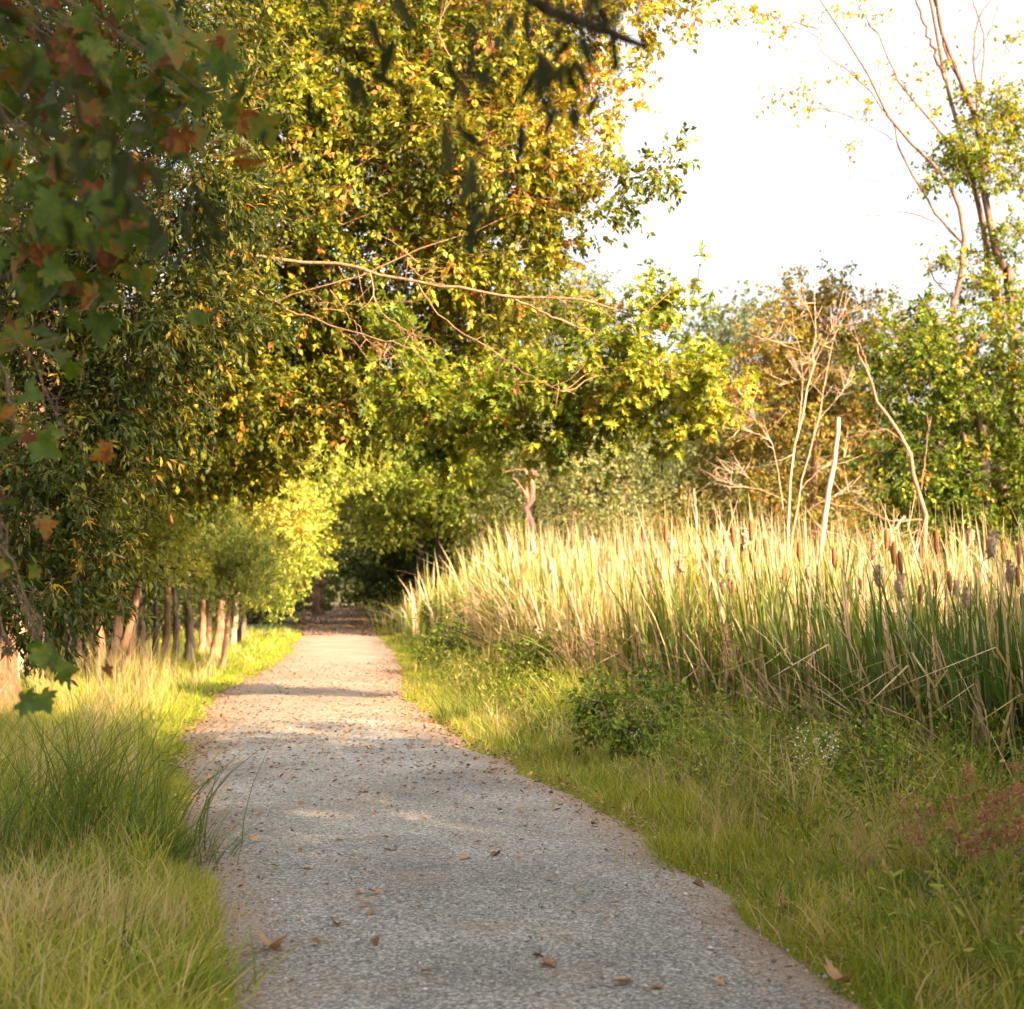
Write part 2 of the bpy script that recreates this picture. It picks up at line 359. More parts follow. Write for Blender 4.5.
m = MB(); nc = 13; u = np.linspace(0, 1, nc)
px_ = NL_[:, None] + (NR_ - NL_)[:, None] * u[None]
py_ = np.repeat(GY[:, None], nc, 1)
pz_ = .03 + .025 * np.sin(u * math.pi)[None] + 0 * px_ - .05 * ((u == 0) | (u == 1))[None] + .006 * np.sin(px_ * 3 + py_ * 1.1) + rise(py_)
i = np.arange(len(GY) - 1)[:, None] * nc + np.arange(nc - 1)[None]
ed = np.clip(1 - np.minimum(u, 1 - u) * 4.5, 0, 1)[None] * np.ones_like(px_) * .7 + .5 * np.clip((py_ - 13) / 6, 0, 1) + .07 * np.exp(-((u[None] - .5) / .13)**2)  # stained edges; past the near shade a warm sunlit tint is painted in
m.add(np.stack([px_, py_, pz_], -1), [np.stack([i, i + 1, i + nc + 1, i + nc], -1).reshape(-1, 4)], ed.ravel())
tag(m.build('gravel_path', gravel_material(), smooth=True), kind='structure')

# ------------------------------------------------------------------ verge grass (stuff)
def scatter(n, ys, xf, rng):
    y = ys; x = xf(y); return np.stack([x, y, ground_z(x, y)], -1)
rng = np.random.default_rng(11)
m = MB()
def grass_band(n, y0, y1, xfun, h, w, lean, tint, pw=1.0, tipt=.15, segs=3, bias=None, clump=0):
    if clump:
        nc = n // clump; y = y0 * (y1 / y0)**rng.uniform(0, 1, nc); x = xfun(y, nc); ci = rng.integers(0, nc, n)
        ch, ca, ct = rng.uniform(.45, 1.3, nc)[ci], rng.uniform(0, 6.283, nc)[ci], rng.normal(.03, .25, nc)[ci]
        r = np.abs(rng.normal(0, .075, n)) * np.maximum(1, y[ci] / 14); a = rng.uniform(0, 6.283, n)
        x = x[ci] + r * np.cos(a); y = y[ci] + r * np.sin(a)
    else:
        y = y0 * (y1 / y0)**(rng.uniform(0, 1, n)**pw); x = xfun(y, n); ch, ca, ct = 1, None, 0
    b = np.stack([x, y, ground_z(x, y) - .02], -1)
    patch = .5 + .5 * np.sin(x * 2.1 + 1.7 * np.sin(y * .9)) * np.sin(y * 1.7 + x)
    hh = h * ch * rng.uniform(.35, 1.15, n) * (.6 + .7 * patch)
    a = rng.uniform(0, 2 * math.pi, n); l = rng.uniform(.1, 1, n) * lean
    lv = np.stack([np.cos(a) * l, np.sin(a) * l], -1)
    if ca is not None: lv = lv + .35 * lean * np.stack([np.cos(ca), np.sin(ca)], -1)
    if bias is not None: lv = lv + np.array(bias)
    ww = w * rng.uniform(.7, 1.4, n) * np.maximum(1, y / 13)
    t = tint + ct + rng.normal(0, .1, n) + (patch - .5) * .2
    blades(m, b, hh, lv, ww, np.clip(t, 0, 1), segs, tipt, rng=rng)
# short turf against both margins
grass_band(60000, 4.3, 60, lambda y, n: left_x(y) + .1 - rng.exponential(.45, n), .15, .006, .8, .42, tipt=.1)
grass_band(70000, 4.3, 60, lambda y, n: right_x(y) - .08 + rng.exponential(.42, n), .14, .006, .8, .44, tipt=.1)
grass_band(5000, 4.3, 30, lambda y, n: right_x(y) - .05 + rng.exponential(.5, n), .24, .004, 1.2, .88, tipt=.08, clump=8)
grass_band(5000, 4.3, 16, lambda y, n: right_x(y) + .1 + rng.exponential(.8, n), .3, .008, 1.3, .55, tipt=.15, clump=14)
grass_band(14000, 4.3, 30, lambda y, n: right_x(y) + .05 + rng.exponential(.4, n), .22, .007, .8, .36, clump=18)
# longer grass further out on the left, fading dry
grass_band(9000, 4.6, 8, lambda y, n: left_x(y) - .1 - rng.uniform(0, 1.6, n)**1.2, .24, .008, 1.35, .42, tipt=.15, clump=18)
grass_band(13000, 7.5, 20, lambda y, n: left_x(y) - .15 - rng.uniform(0, 2.4, n)**1.2, .34, .008, 1.15, .42, tipt=.18, clump=20)
grass_band(1300, 5.2, 9, lambda y, n: left_x(y) - .3 - rng.uniform(0, 1.2, n), .38, .004, 1.2, .85, tipt=.1, clump=9)
grass_band(26000, 13, 52, lambda y, n: left_x(y) - .3 - rng.uniform(0, 3.2, n), .28, .006, .8, .4, tipt=.15, clump=22)
grass_band(1800, 8, 17, lambda y, n: left_x(y) - .4 - rng.uniform(0, 2.2, n), .6, .0045, .9, .62, tipt=.15, clump=14)
grass_band(3500, 12, 30, lambda y, n: left_x(y) - .4 - rng.uniform(0, 2.6, n), .75, .0045, .7, .75, tipt=.1, clump=10)
for ef, sg in ((left_x, -1), (right_x, 1)): grass_band(4500, 4.4, 40, lambda y, n: ef(y) + sg * rng.normal(-.06, .11, n), .12, .006, 1.2, .5, tipt=.15, clump=9)
tag(m.build('grass', M['grass']), kind='stuff')

# ------------------------------------------------------------------ undergrowth on the right (stuff)
BX = np.array([(6.6, 8.4), (4.0, 11.2), (3.3, 13.8), (2.35, 16.4), (1.35, 20.3), (.5, 25.6), (-.55, 35), (-2.5, 45), (-4.0, 54)])
def bed_x(y): return np.interp(y, BX[:, 1], BX[:, 0])
m = MB(); rng = np.random.default_rng(21)
def under_x(y, n): 
    a = right_x(y) + .3; b = np.minimum(bed_x(y) + .6, a + 5)
    return a + (b - a) * rng.uniform(0, 1, n)**.8
grass_band(28000, 4.3, 50, under_x, .38, .009, 1.25, .5, tipt=.12, clump=20)
under_mid = lambda y, n: np.maximum(right_x(y) + .6 + rng.uniform(0, .4, n), under_x(y, n))
grass_band(6000, 4.6, 34, under_mid, .58, .010, 1.2, .5, tipt=.2, clump=16)
grass_band(6500, 4.6, 30, under_mid, .55, .005, 1.2, .95, tipt=.05, clump=9)
under_far = lambda y, n: np.maximum(right_x(y) + .95 + rng.uniform(0, .5, n), under_x(y, n))
grass_band(9000, 7.5, 36, under_far, .78, .009, 1.0, .48, tipt=.2, clump=16)
n = 9000; y = 4.6 * (40 / 4.6)**rng.uniform(0, 1, n); x = under_x(y, n)
tl_ = rng.uniform(.15, .45, n); b = np.stack([x, y, ground_z(x, y) + rng.uniform(0, .42, n)], -1)
twigs_to_leaves(m, b, unit(rng.normal(0, .5, (n, 3)) + (0, 0, .8)), tl_, 6, .05, 'long', rng, rng.normal(.5, .16, n), .1)
tag(m.build('undergrowth', M['weed']), kind='stuff')

# ------------------------------------------------------------------ reed bed (stuff) and individual cattails
def bed_h(x, y): return np.interp(y, (9, 13, 16, 20, 28, 38, 45, 50, 56), (1.9, 2.0, 2.2, 2.45, 2.75, 2.9, 2.3, 1.6, 1.2))
m = MB(); rng = np.random.default_rng(31)
def reed_band(n, y0, y1, d0, d1, t0, tv, lean=.13, hs=1.0, pw=1.0, w=.013, mixed=False, kink=0):
    y = y0 * (y1 / y0)**rng.uniform(0, 1, n); off = d0 + (d1 - d0) * rng.uniform(0, 1, n)**pw
    x = bed_x(y) + off * .94; y = y + off * .2
    b = np.stack([x, y, ground_z(x, y) - .05], -1)
    hh = bed_h(x, y) * hs * rng.uniform(.68, 1.16, n)
    hh = hh * (.92 + .16 * np.sin(x * 2.3 + 1.1 * np.sin(y * 1.7)) * np.sin(y * 1.9 + x))
    a = rng.uniform(0, 2 * math.pi, n); l = np.abs(rng.normal(0, lean, n)) * np.where(rng.uniform(0, 1, n) < .1, 4, 1)
    l = np.clip(l, .2, .75) if kink else np.minimum(l, 1.0)
    t = rng.normal(t0, tv, n)
    if mixed: t = np.choose(rng.choice(3, n, p=(.4, .24, .36)), [rng.normal(.3, .09, n), rng.normal(.5, .08, n), rng.normal(.88, .08, n)])
    # the stand is greenest at its near end and bleached straw in the middle
    t = t - .12 * np.clip((15.5 - y) / 3, 0, 1) + .06 * np.exp(-((y - 21) / 5)**2)
    blades(m, b, hh, np.stack([np.cos(a) * l - .05, np.sin(a) * l], -1), w * rng.uniform(.6, 1.35, n) * np.maximum(1, y / 22), np.clip(t, 0, .95), 5, .14, rng=rng, bend=2.4, taper=3.2, kink=kink)
reed_band(3200, 8.6, 54, -.3, 1.8, .42, .22, w=.034, mixed=True)
reed_band(800, 8.8, 42, -.5, 2.5, .85, .1, .7, 1.05, w=.028, kink=1)
reed_band(420, 8.8, 36, -.5, 1.5, .35, .1, .7, 1.05, w=.032, kink=1)
reed_band(5500, 8.6, 54, 1, 6, .5, .18, w=.028, mixed=True)
reed_band(2200, 9, 50, .8, 5, .9, .07, .12, 1.04, w=.03)
reed_band(5500, 9, 50, 5, 22, .52, .15, w=.02, mixed=True)
reed_band(2600, 9.5, 36, -.5, 1.0, .9, .07, .2, .66, w=.026)         # broken dead straw along the front
reed_band(1100, 9.5, 34, -.7, .7, .88, .07, .9, .5, w=.022)
reed_band(700, 10.5, 34, -.5, .8, .35, .1, .8, .7, w=.022)
reed_band(1500, 8.6, 19, -.5, 1.1, .2, .08, .16, .86, w=.03)
reed_band(380, 8.4, 17, -.7, .7, .2, .07, .15, .84, w=.046)
reed_band(900, 17, 40, -.4, 1.2, .3, .08, .3, .85, w=.03)         # green blades at the near end
tag(m.build('reeds', M['reed']), kind='stuff')

def cattail(kind, label, seed):
    rng = np.random.default_rng(seed)
    root = empty('cattail', (0, 0, -50), label, 'cattail', 'cattails in the reed bed')
    H = 1.95
    s = MB(); q = wob([(0, 0, 0), (.02, .01, 1), (.03, -.02, H + (.22 if kind == 'brown' else .05))], 7, .004, rng); tube(s, q, .006, .0025, 5, .75)
    s.build('stalk', M['reed'], root, True)
    s = MB(); zc = np.linspace(H - .2, H, 8); 
    if kind == 'brown': rr = np.array([.004, .017, .02, .021, .021, .02, .017, .004])
    else: rr = np.array([.004, .02, .034, .03, .038, .032, .022, .004])
    c = np.stack([.024 + 0 * zc + (0 if kind == 'brown' else rng.normal(0, .005, 8)), -.015 + 0 * zc, zc], -1)
    tube(s, c, rr, 0, 8, .5); 
    if kind != 'brown':
        n = 160; p = c[rng.integers(1, 7, n)] + rng.normal(0, .012, (n, 3)); leaves(s, p, rng.normal(0, 1, (n, 3)), rng.normal(0, 1, (n, 3)), .035, rng.uniform(.3, 1, n), 'small')
    s.build('seed_head', M['seed' if kind == 'brown' else 'fluff'], root, True)
    for k in range(4):
        s = MB(); a = rng.uniform(0, 6.28); l = rng.uniform(.08, .4)
        blades(s, np.array([[math.cos(a) * .02, math.sin(a) * .02, 0]]), np.array([rng.uniform(1.4, 2.1)]), np.array([[math.cos(a) * l, math.sin(a) * l]]), np.array([.022]),
               np.array([rng.uniform(.1, .3) if kind == 'brown' else rng.uniform(.5, .8)]), 6, .2, rng=rng, bend=2.6)
        s.build('leaf_blade', M['reed'], root)
    return root
kinds = [cattail('brown', 'tall cattail topped by a firm dark brown spike', 1), cattail('brown', 'tall cattail topped by a firm dark brown spike', 2),
         cattail('fluff', 'cattail whose pale fluffy head has gone to seed', 3), cattail('fluff', 'cattail whose pale fluffy head has gone to seed', 4)]
rng = np.random.default_rng(77); used = set()
spots = [(1015, 13.2), (1000, 14.5), (985, 13.6), (955, 14.2), (940, 14), (925, 15), (905, 14.6), (890, 15.4), (868, 15), (850, 15.6), (832, 16), (815, 15.8), (795, 17), (770, 17), (745, 18), (712, 18), (1008, 16), (965, 17)]
spots = [((p - 512) / F * y, y) for p, y in spots]
for _ in range(110):
    y = 11 * (30 / 11)**rng.uniform(0, 1); spots.append((bed_x(y) + rng.uniform(-.6, 1.6), y + rng.uniform(0, .6)))
for j, (x, y) in enumerate(spots):
    k = [0, 1, 0, 2, 1, 3][j % 6]; z = float(ground_z(x, y)) - .04; sc = float(np.minimum(bed_h(x, y), 2.4) / 1.95 * rng.uniform(.74, 1.08))
    if k not in used:
        used.add(k); o = kinds[k]; o.location = (x, y, z); o.rotation_euler = (0, 0, rng.uniform(0, 6.28)); o.scale = (sc,) * 3
    else: copy_tree(kinds[k], (x, y, z), rng.uniform(0, 6.28), sc, tilt=(rng.normal(0, .05), rng.normal(0, .05)))

# ------------------------------------------------------------------ trees
# near willow oak on the left, dark and dense
def base_at(x, y): return (x, y, float(ground_z(x, y)) - .05)
b = base_at(-6.9, 14.6)
make_tree('willow_oak', 'dense dark green narrow leaved oak, nearest on the left of the path', 'tree',
  [([b, (-6.8, 14.7, 2.2), (-6.5, 14.9, 5), (-6.2, 15, 9.2)], .26, .07)],
  [cl(*a) for a in [(40, 590, 13.5, 90, 55), (-40, 560, 14, 90, 70), (110, 555, 14, 55, 40), (20, 490, 13.5, 90, 70), (95, 480, 14.5, 75, 65), 
   (60, 400, 14, 90, 75), (130, 390, 14.5, 80, 70),  (20, 310, 14, 95, 80), (130, 300, 14, 90, 75), (200, 310, 14.8, 60, 60),
   (60, 210, 14, 95, 80), (170, 200, 14, 90, 75), (235, 220, 14.8, 55, 60), (60, 100, 14.5, 110, 85), (190, 90, 14.5, 90, 80), (-20, 20, 15, 120, 90), (130, -10, 15, 120, 90)]],
  'narrow', .1, M['dark_oak'], M['bark'], 101, dens=190, nl=15, tl=.36, tint=.36, droop=.35, hot=.05, tw=.08)

# turning oak behind it, golden, leaning over the path
b = base_at(-7.6, 22)
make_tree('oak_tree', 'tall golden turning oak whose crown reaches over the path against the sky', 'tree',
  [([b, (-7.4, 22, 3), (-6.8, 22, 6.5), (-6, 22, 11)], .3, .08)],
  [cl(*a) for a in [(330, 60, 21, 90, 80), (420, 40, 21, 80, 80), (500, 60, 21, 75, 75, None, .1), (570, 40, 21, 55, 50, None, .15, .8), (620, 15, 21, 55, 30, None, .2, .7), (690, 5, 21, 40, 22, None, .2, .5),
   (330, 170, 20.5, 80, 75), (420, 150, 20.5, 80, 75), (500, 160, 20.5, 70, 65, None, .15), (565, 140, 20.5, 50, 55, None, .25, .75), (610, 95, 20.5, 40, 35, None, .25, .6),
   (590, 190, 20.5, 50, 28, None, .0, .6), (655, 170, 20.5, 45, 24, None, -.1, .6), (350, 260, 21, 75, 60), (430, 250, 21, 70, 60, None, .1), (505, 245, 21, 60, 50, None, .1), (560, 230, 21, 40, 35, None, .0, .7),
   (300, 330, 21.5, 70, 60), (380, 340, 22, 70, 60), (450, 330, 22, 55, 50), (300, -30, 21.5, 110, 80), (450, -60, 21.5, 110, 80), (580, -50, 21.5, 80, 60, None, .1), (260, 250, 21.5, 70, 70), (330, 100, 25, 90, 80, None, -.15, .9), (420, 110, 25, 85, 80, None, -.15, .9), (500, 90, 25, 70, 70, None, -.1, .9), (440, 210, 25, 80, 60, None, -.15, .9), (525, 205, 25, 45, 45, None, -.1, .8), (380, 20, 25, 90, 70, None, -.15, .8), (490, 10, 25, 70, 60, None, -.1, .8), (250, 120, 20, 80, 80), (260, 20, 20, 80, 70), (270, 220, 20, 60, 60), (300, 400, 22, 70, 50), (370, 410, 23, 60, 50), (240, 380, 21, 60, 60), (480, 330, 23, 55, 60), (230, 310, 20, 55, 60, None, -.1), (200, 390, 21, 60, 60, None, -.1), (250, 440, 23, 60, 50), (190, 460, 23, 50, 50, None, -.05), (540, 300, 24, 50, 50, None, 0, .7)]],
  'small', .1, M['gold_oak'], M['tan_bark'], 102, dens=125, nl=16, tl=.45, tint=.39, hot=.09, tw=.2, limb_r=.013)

# pin oak with the long limb over the path
b = base_at(-6.3, 18.6)
P = lambda *a: [at(*q) for q in a]
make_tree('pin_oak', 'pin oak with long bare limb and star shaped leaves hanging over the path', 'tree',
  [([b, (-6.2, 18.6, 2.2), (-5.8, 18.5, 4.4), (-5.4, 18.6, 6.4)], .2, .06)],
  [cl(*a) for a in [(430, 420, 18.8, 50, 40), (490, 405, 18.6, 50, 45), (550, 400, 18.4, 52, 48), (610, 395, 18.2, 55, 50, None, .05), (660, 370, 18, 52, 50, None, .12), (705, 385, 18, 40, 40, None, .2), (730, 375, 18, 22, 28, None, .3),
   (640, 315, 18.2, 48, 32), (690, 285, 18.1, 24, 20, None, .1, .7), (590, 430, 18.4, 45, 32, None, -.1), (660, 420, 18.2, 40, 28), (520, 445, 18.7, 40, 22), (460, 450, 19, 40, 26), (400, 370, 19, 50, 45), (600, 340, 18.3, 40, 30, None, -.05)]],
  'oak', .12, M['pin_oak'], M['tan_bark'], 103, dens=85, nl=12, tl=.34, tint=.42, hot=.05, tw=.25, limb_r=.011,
  limbs=[(P((30, 250, 18.5), (280, 258, 18.2), (380, 275, 18), (450, 288, 17.9), (520, 296, 17.9), (590, 300, 18), (640, 318, 18.1)), .036, .013),
         (P((505, 295, 17.9), (560, 320, 17.9), (600, 335, 18), (680, 370, 18)), .022, .008),
         (P((418, 284, 17.9), (440, 315, 17.7), (490, 350, 17.6), (530, 375, 17.5), (562, 392, 17.5)), .017, .005),
         (P((370, 272, 18), (380, 310, 17.7), (405, 330, 17.6), (420, 345, 17.6)), .013, .004),
         (P((250, 285, 18), (290, 310, 17.6), (345, 330, 17.4), (400, 345, 17.3), (425, 360, 17.3)), .02, .005),
         (P((330, 290, 17.8), (360, 330, 17.5), (385, 360, 17.4)), .011, .004), (P((300, 290, 17.8), (340, 305, 17.5), (400, 300, 17.4)), .010, .003),
         (P((420, 262, 17.9), (405, 258, 17.8), (420, 275, 17.8), (450, 288, 17.9)), .009, .006), (P((450, 60, 17.8), (440, 20, 17.9), (480, -40, 18)), .012, .005),
         (P((520, 296, 17.9), (560, 298, 17.7), (598, 297, 17.7)), .010, .004)])

# slender trees along the left margin: trunk seen low, crowns merging above
lab = 'slender tree in the shaded row along the left verge'
def slim(seed, base, top, w, crown, leaf='small', size=.09, mat='yellow', tint=.56, label=lab, dens=70, sh='bark', Y=24, name='young_tree', cat='tree'):
    k = Y / F
    p0 = at(base[0], base[1], Y); p0[2] = float(ground_z(p0[0], p0[1])) - .05
    p1 = at(top[0], top[1], Y)
    return make_tree(name, label, cat, [([p0, (p0 + p1) / 2 + np.array((.02, 0, 0)), p1], w * k * .5, w * k * .3)], [cl(*c) for c in crown], leaf, size, M[mat], M[sh], seed, dens=dens * 1.9, nl=14, tl=.4, tint=tint, hot=.05, tw=.1, limb_r=.012)
slim(201, (105, 692), (126, 580), 13, [(110, 540, 24.5, 50, 30, None, -.2), (150, 520, 25, 50, 35, None, 0)], label='tall tan trunked tree leaning right at the front of the left row', sh='tan_bark', Y=23.5)
slim(202, (113, 680), (146, 560), 9, [(150, 470, 26, 60, 50)], label='thin pale trunked tree crossing behind the leaning tan trunk', sh='tan_bark', Y=24.5)
slim(203, (98, 690), (100, 610), 12, [(60, 560, 26, 60, 40, None, -.2)], label='straight reddish trunked tree left of the leaning tan trunk', sh='red_bark', mat='dark_oak', Y=24.5)
slim(204, (86, 688), (90, 610), 9, [(90, 500, 27, 60, 50, None, -.1)], label='dark narrow trunked tree, first in the left row', Y=25, sh='dark_bark', mat='dark_oak')
slim(205, (122, 676), (136, 610), 10, [(165, 560, 26.5, 35, 25, None, .2)], label='short tan trunk standing upright beside the crossing trunks', sh='tan_bark', Y=26)
slim(206, (189, 660), (188, 600), 11, [(190, 500, 32, 60, 45), (215, 450, 32, 55, 45)], label='grey straight trunked tree below the yellow green crown', Y=31)
slim(207, (201, 650), (203, 600), 8, [(230, 510, 35, 50, 40, None, .1)], label='thin brown trunked tree just beyond the grey trunk', Y=35, sh='tan_bark')
slim(208, (213, 660), (222, 600), 12, [(255, 480, 34, 50, 45, None, .15), (285, 515, 34, 42, 30, None, .3), (270, 540, 34, 45, 30)], label='tan trunked tree bearing the brightest yellow spray beside the path', sh='tan_bark', Y=33)
slim(209, (223, 650), (228, 600), 9, [(270, 570, 40, 40, 30, None, -.1), (300, 545, 40, 30, 30)], label='brown trunked tree whose low crown hangs to the verge', Y=38)
slim(210, (232, 648), (237, 600), 7, [(250, 425, 40, 60, 50), (300, 440, 41, 55, 45)], label='pale grey thin trunked tree at the far end of the left row', sh='bleached', Y=40)
slim(211, (242, 635), (244, 600), 6, [(300, 490, 46, 40, 40), (345, 450, 46, 50, 40), (275, 590, 46, 26, 20, None, -.15)], label='last small tree of the left row, before the dark tunnel', Y=46)
slim(212, (153, 672), (156, 600), 7, [(140, 430, 28, 70, 55), (210, 400, 28, 60, 55)], label='dark thin stemmed tree between the leaning trunks and the grey trunk', Y=28, sh='dark_bark', mat='gold_oak', tint=.4)
for k, (bx, by, tx, w, Yq) in enumerate([(68, 689, 66, 9, 25.5), (76, 686, 80, 7, 26), (131, 668, 138, 8, 28), (143, 664, 139, 7, 30), (164, 662, 168, 9, 31), (176, 658, 174, 7, 33), (226, 648, 224, 7, 37), (206, 652, 210, 8, 36), (238, 640, 241, 6, 42)]):
    o = slim(230 + k, (bx, by), (tx, by - 75), w, [(tx + 15, by - 150, Yq + 1, 40, 32, None, -.1)], label='slim upright trunk packed into the dense row along the left verge', Y=Yq, sh=('bark', 'tan_bark', 'dark_bark')[k % 3], mat='gold_oak', tint=.4)
    o['group'] = 'slim trunks along the left verge'
# feathery cedar
def cedar_extra(cm, tm, rng, S):
    n = 1500; c = at(232, 572, 29.5); q = rng.normal(0, 1, (n, 3)) * (.45, .4, .5); bb = c + q
    d = unit(q * (.8, .8, 0) + rng.normal(0, .35, (n, 3)) + (0.1, 0, .9))
    twigs_to_leaves(cm, bb, d, rng.uniform(.12, .3, n), 16, .11, 'spray', rng, np.clip(rng.normal(.4, .15, n), 0, 1), -.2)
c0 = at(222, 655, 29.5); c0[2] = float(ground_z(c0[0], c0[1])) - .05
make_tree('cedar_tree', 'feathery light green cedar under the yellow crowns', 'tree', [([c0, c0 + (.1, 0, 1), c0 + (.2, 0, 2.4)], .06, .02)], [], 'spray', .1, M['cedar'], M['red_bark'], 220, extra=cedar_extra)

# big woodland trees closing the left side
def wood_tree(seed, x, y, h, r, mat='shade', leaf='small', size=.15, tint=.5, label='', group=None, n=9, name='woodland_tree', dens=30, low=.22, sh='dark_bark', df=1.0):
    rng = np.random.default_rng(seed); b = base_at(x, y); cs = []
    for k in range(n):
        t = low + (1 - low) * (k + .5) / n; a = k * 2.4 + rng.uniform(0, .6); rr = r * (1 - .75 * abs(t - .5)**1.4) * .62
        cs.append(((x + math.cos(a) * rr, y + math.sin(a) * rr, h * t), (r * .55, r * .55, h * .13 + .3), rng.normal(0, .06), df))
    cs.append(((x, y, h * .93), (r * .5, r * .5, h * .1), 0, df))
    return make_tree(name, label, 'tree', [([b, (x + rng.normal(0, .1), y, h * .45), (x + rng.normal(0, .3), y, h * .92)], .05 + .016 * h, .03)], cs, leaf, size, M[mat], M[sh], seed, dens=dens, nl=12, tl=.55, tint=tint, hot=.03, tw=.04, group=group)
wl = 'tall shaded woodland tree standing behind the left row'
wood_tree(301, -11.5, 27, 11, 3.6, label='broad shaded tree behind the leaning trunks of the left row', tint=.55, low=.1)
wood_tree(302, -13.5, 36, 12, 4, label='tall shaded tree behind the grey trunk of the left row', tint=.6, low=.08, mat='gold_oak')
wood_tree(303, -14, 47, 13, 4.2, label='tall olive tree behind the far end of the left row', mat='olive', low=.06)
wood_tree(304, -10, 19, 10, 3.2, label='shaded tree behind the trunk of the dark willow oak', tint=.4, low=.08)
wood_tree(305, -18, 40, 13, 4.5, label='tall dark tree deepest in the wood on the left', low=.06, tint=.4)
# golden crown above the tunnel mouth on the left
wood_tree(306, -10.6, 50, 11.5, 3.2, 'yellow', 'small', .14, .42, 'golden green tree leaning over the tunnel mouth from the left', dens=40, low=.3, name='woodland_tree')
wood_tree(307, -11.6, 66, 12, 3.8, 'olive', 'small', .16, .4, 'olive tree inside the left side of the dark tunnel', low=.16)
wood_tree(308, -3.9, 61, 10, 3.6, 'gold_oak', 'small', .15, .38, 'olive gold tree over the right side of the tunnel mouth', dens=40, low=.46)
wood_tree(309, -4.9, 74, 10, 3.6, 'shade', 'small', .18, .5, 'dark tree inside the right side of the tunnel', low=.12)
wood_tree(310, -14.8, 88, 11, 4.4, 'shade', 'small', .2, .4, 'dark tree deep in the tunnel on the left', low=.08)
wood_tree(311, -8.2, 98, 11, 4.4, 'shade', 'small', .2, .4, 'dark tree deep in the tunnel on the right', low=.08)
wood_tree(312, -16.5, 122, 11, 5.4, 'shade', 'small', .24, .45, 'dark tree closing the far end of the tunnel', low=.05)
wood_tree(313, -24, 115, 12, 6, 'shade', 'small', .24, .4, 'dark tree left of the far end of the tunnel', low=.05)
wood_tree(315, -2.7, 54.5, 9.0, 3.1, 'yellow', 'small', .13, .4, 'high crowned yellow olive tree at the right side of the tunnel mouth', dens=60, low=.42)
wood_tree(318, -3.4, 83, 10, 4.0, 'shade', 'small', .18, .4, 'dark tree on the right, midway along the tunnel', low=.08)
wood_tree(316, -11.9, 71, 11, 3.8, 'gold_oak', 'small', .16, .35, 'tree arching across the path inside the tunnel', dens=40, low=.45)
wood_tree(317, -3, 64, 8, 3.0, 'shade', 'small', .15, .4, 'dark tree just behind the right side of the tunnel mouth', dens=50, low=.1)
wood_tree(314, -1, 72, 9, 3.6, 'shade', 'small', .17, .4, 'olive tree right of the tunnel, beside the small broken snag', low=.08, dens=18)  # olive crown, its shade painted by the darkened leaf colour

# olive scrub behind the reed bed
for k, (x, y, h, r, mt, lb) in enumerate([(.9, 60, 8, 3.2, 'olive', 'olive leafy tree directly behind the broken brown snag'), (4.4, 58, 7.4, 3, 'olive', 'hazy olive tree behind the hanging pin oak leaves'),
     (8, 62, 8.5, 3.2, 'olive', 'dull olive tree left of the bare dead sapling'), (11.5, 57, 8, 3.2, 'olive', 'olive brown tree behind the bare dead sapling'), (.9, 51, 7.0, 2.5, 'olive', 'yellow olive tree at the right lip of the tunnel'),
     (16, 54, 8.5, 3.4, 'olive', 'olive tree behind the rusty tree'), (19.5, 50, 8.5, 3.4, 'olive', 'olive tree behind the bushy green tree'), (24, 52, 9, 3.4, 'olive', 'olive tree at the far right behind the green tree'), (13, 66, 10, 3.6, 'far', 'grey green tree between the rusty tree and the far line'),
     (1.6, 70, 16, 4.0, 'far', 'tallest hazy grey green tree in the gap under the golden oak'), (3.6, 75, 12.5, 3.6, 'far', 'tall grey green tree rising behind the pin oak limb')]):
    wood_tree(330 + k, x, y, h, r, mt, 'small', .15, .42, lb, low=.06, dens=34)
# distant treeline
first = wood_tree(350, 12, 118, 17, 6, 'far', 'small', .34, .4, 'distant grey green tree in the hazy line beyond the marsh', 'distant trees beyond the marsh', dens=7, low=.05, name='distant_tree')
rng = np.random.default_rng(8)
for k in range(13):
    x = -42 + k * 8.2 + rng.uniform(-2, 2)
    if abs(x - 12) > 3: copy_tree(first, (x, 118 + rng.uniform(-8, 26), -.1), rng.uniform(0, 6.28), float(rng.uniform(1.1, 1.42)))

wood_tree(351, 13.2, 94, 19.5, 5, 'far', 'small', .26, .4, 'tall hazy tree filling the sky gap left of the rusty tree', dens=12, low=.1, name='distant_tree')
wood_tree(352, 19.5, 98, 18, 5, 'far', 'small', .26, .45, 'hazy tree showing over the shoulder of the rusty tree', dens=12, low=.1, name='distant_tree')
# right side trees
Yb = 40
b = at(812, 560, Yb); b[2] = float(ground_z(b[0], b[1])) - .05
make_tree('rusty_tree', 'rusty brown autumn tree rising behind the bare dead sapling', 'tree', [([b, at(815, 450, Yb), at(825, 320, Yb), at(810, 290, Yb)], .12, .03)],
  [cl(*a) for a in [(810, 305, Yb, 45, 30), (780, 295, Yb, 22, 14, None, .1, .6), (850, 320, Yb, 50, 32), (790, 350, Yb, 55, 45), (850, 380, Yb, 60, 50), (770, 410, Yb, 55, 45), (840, 450, Yb, 60, 50), (770, 480, Yb, 60, 45, None, -.15), (840, 520, Yb, 70, 40, None, -.1), (825, 300, Yb, 40, 30, None, -.25), (800, 380, Yb, 50, 40, None, -.3), (860, 420, Yb, 50, 40, None, -.3), (720, 450, 42, 45, 45, None, -.2), (700, 510, 42, 50, 40, None, -.25), (905, 350, 41, 50, 40, None, -.1), (750, 370, 42, 40, 40)]],
  'small', .12, M['rust'], M['red_bark'], 401, dens=50, nl=13, tl=.5, tint=.4, tw=.3, hot=.05)
Yb = 33
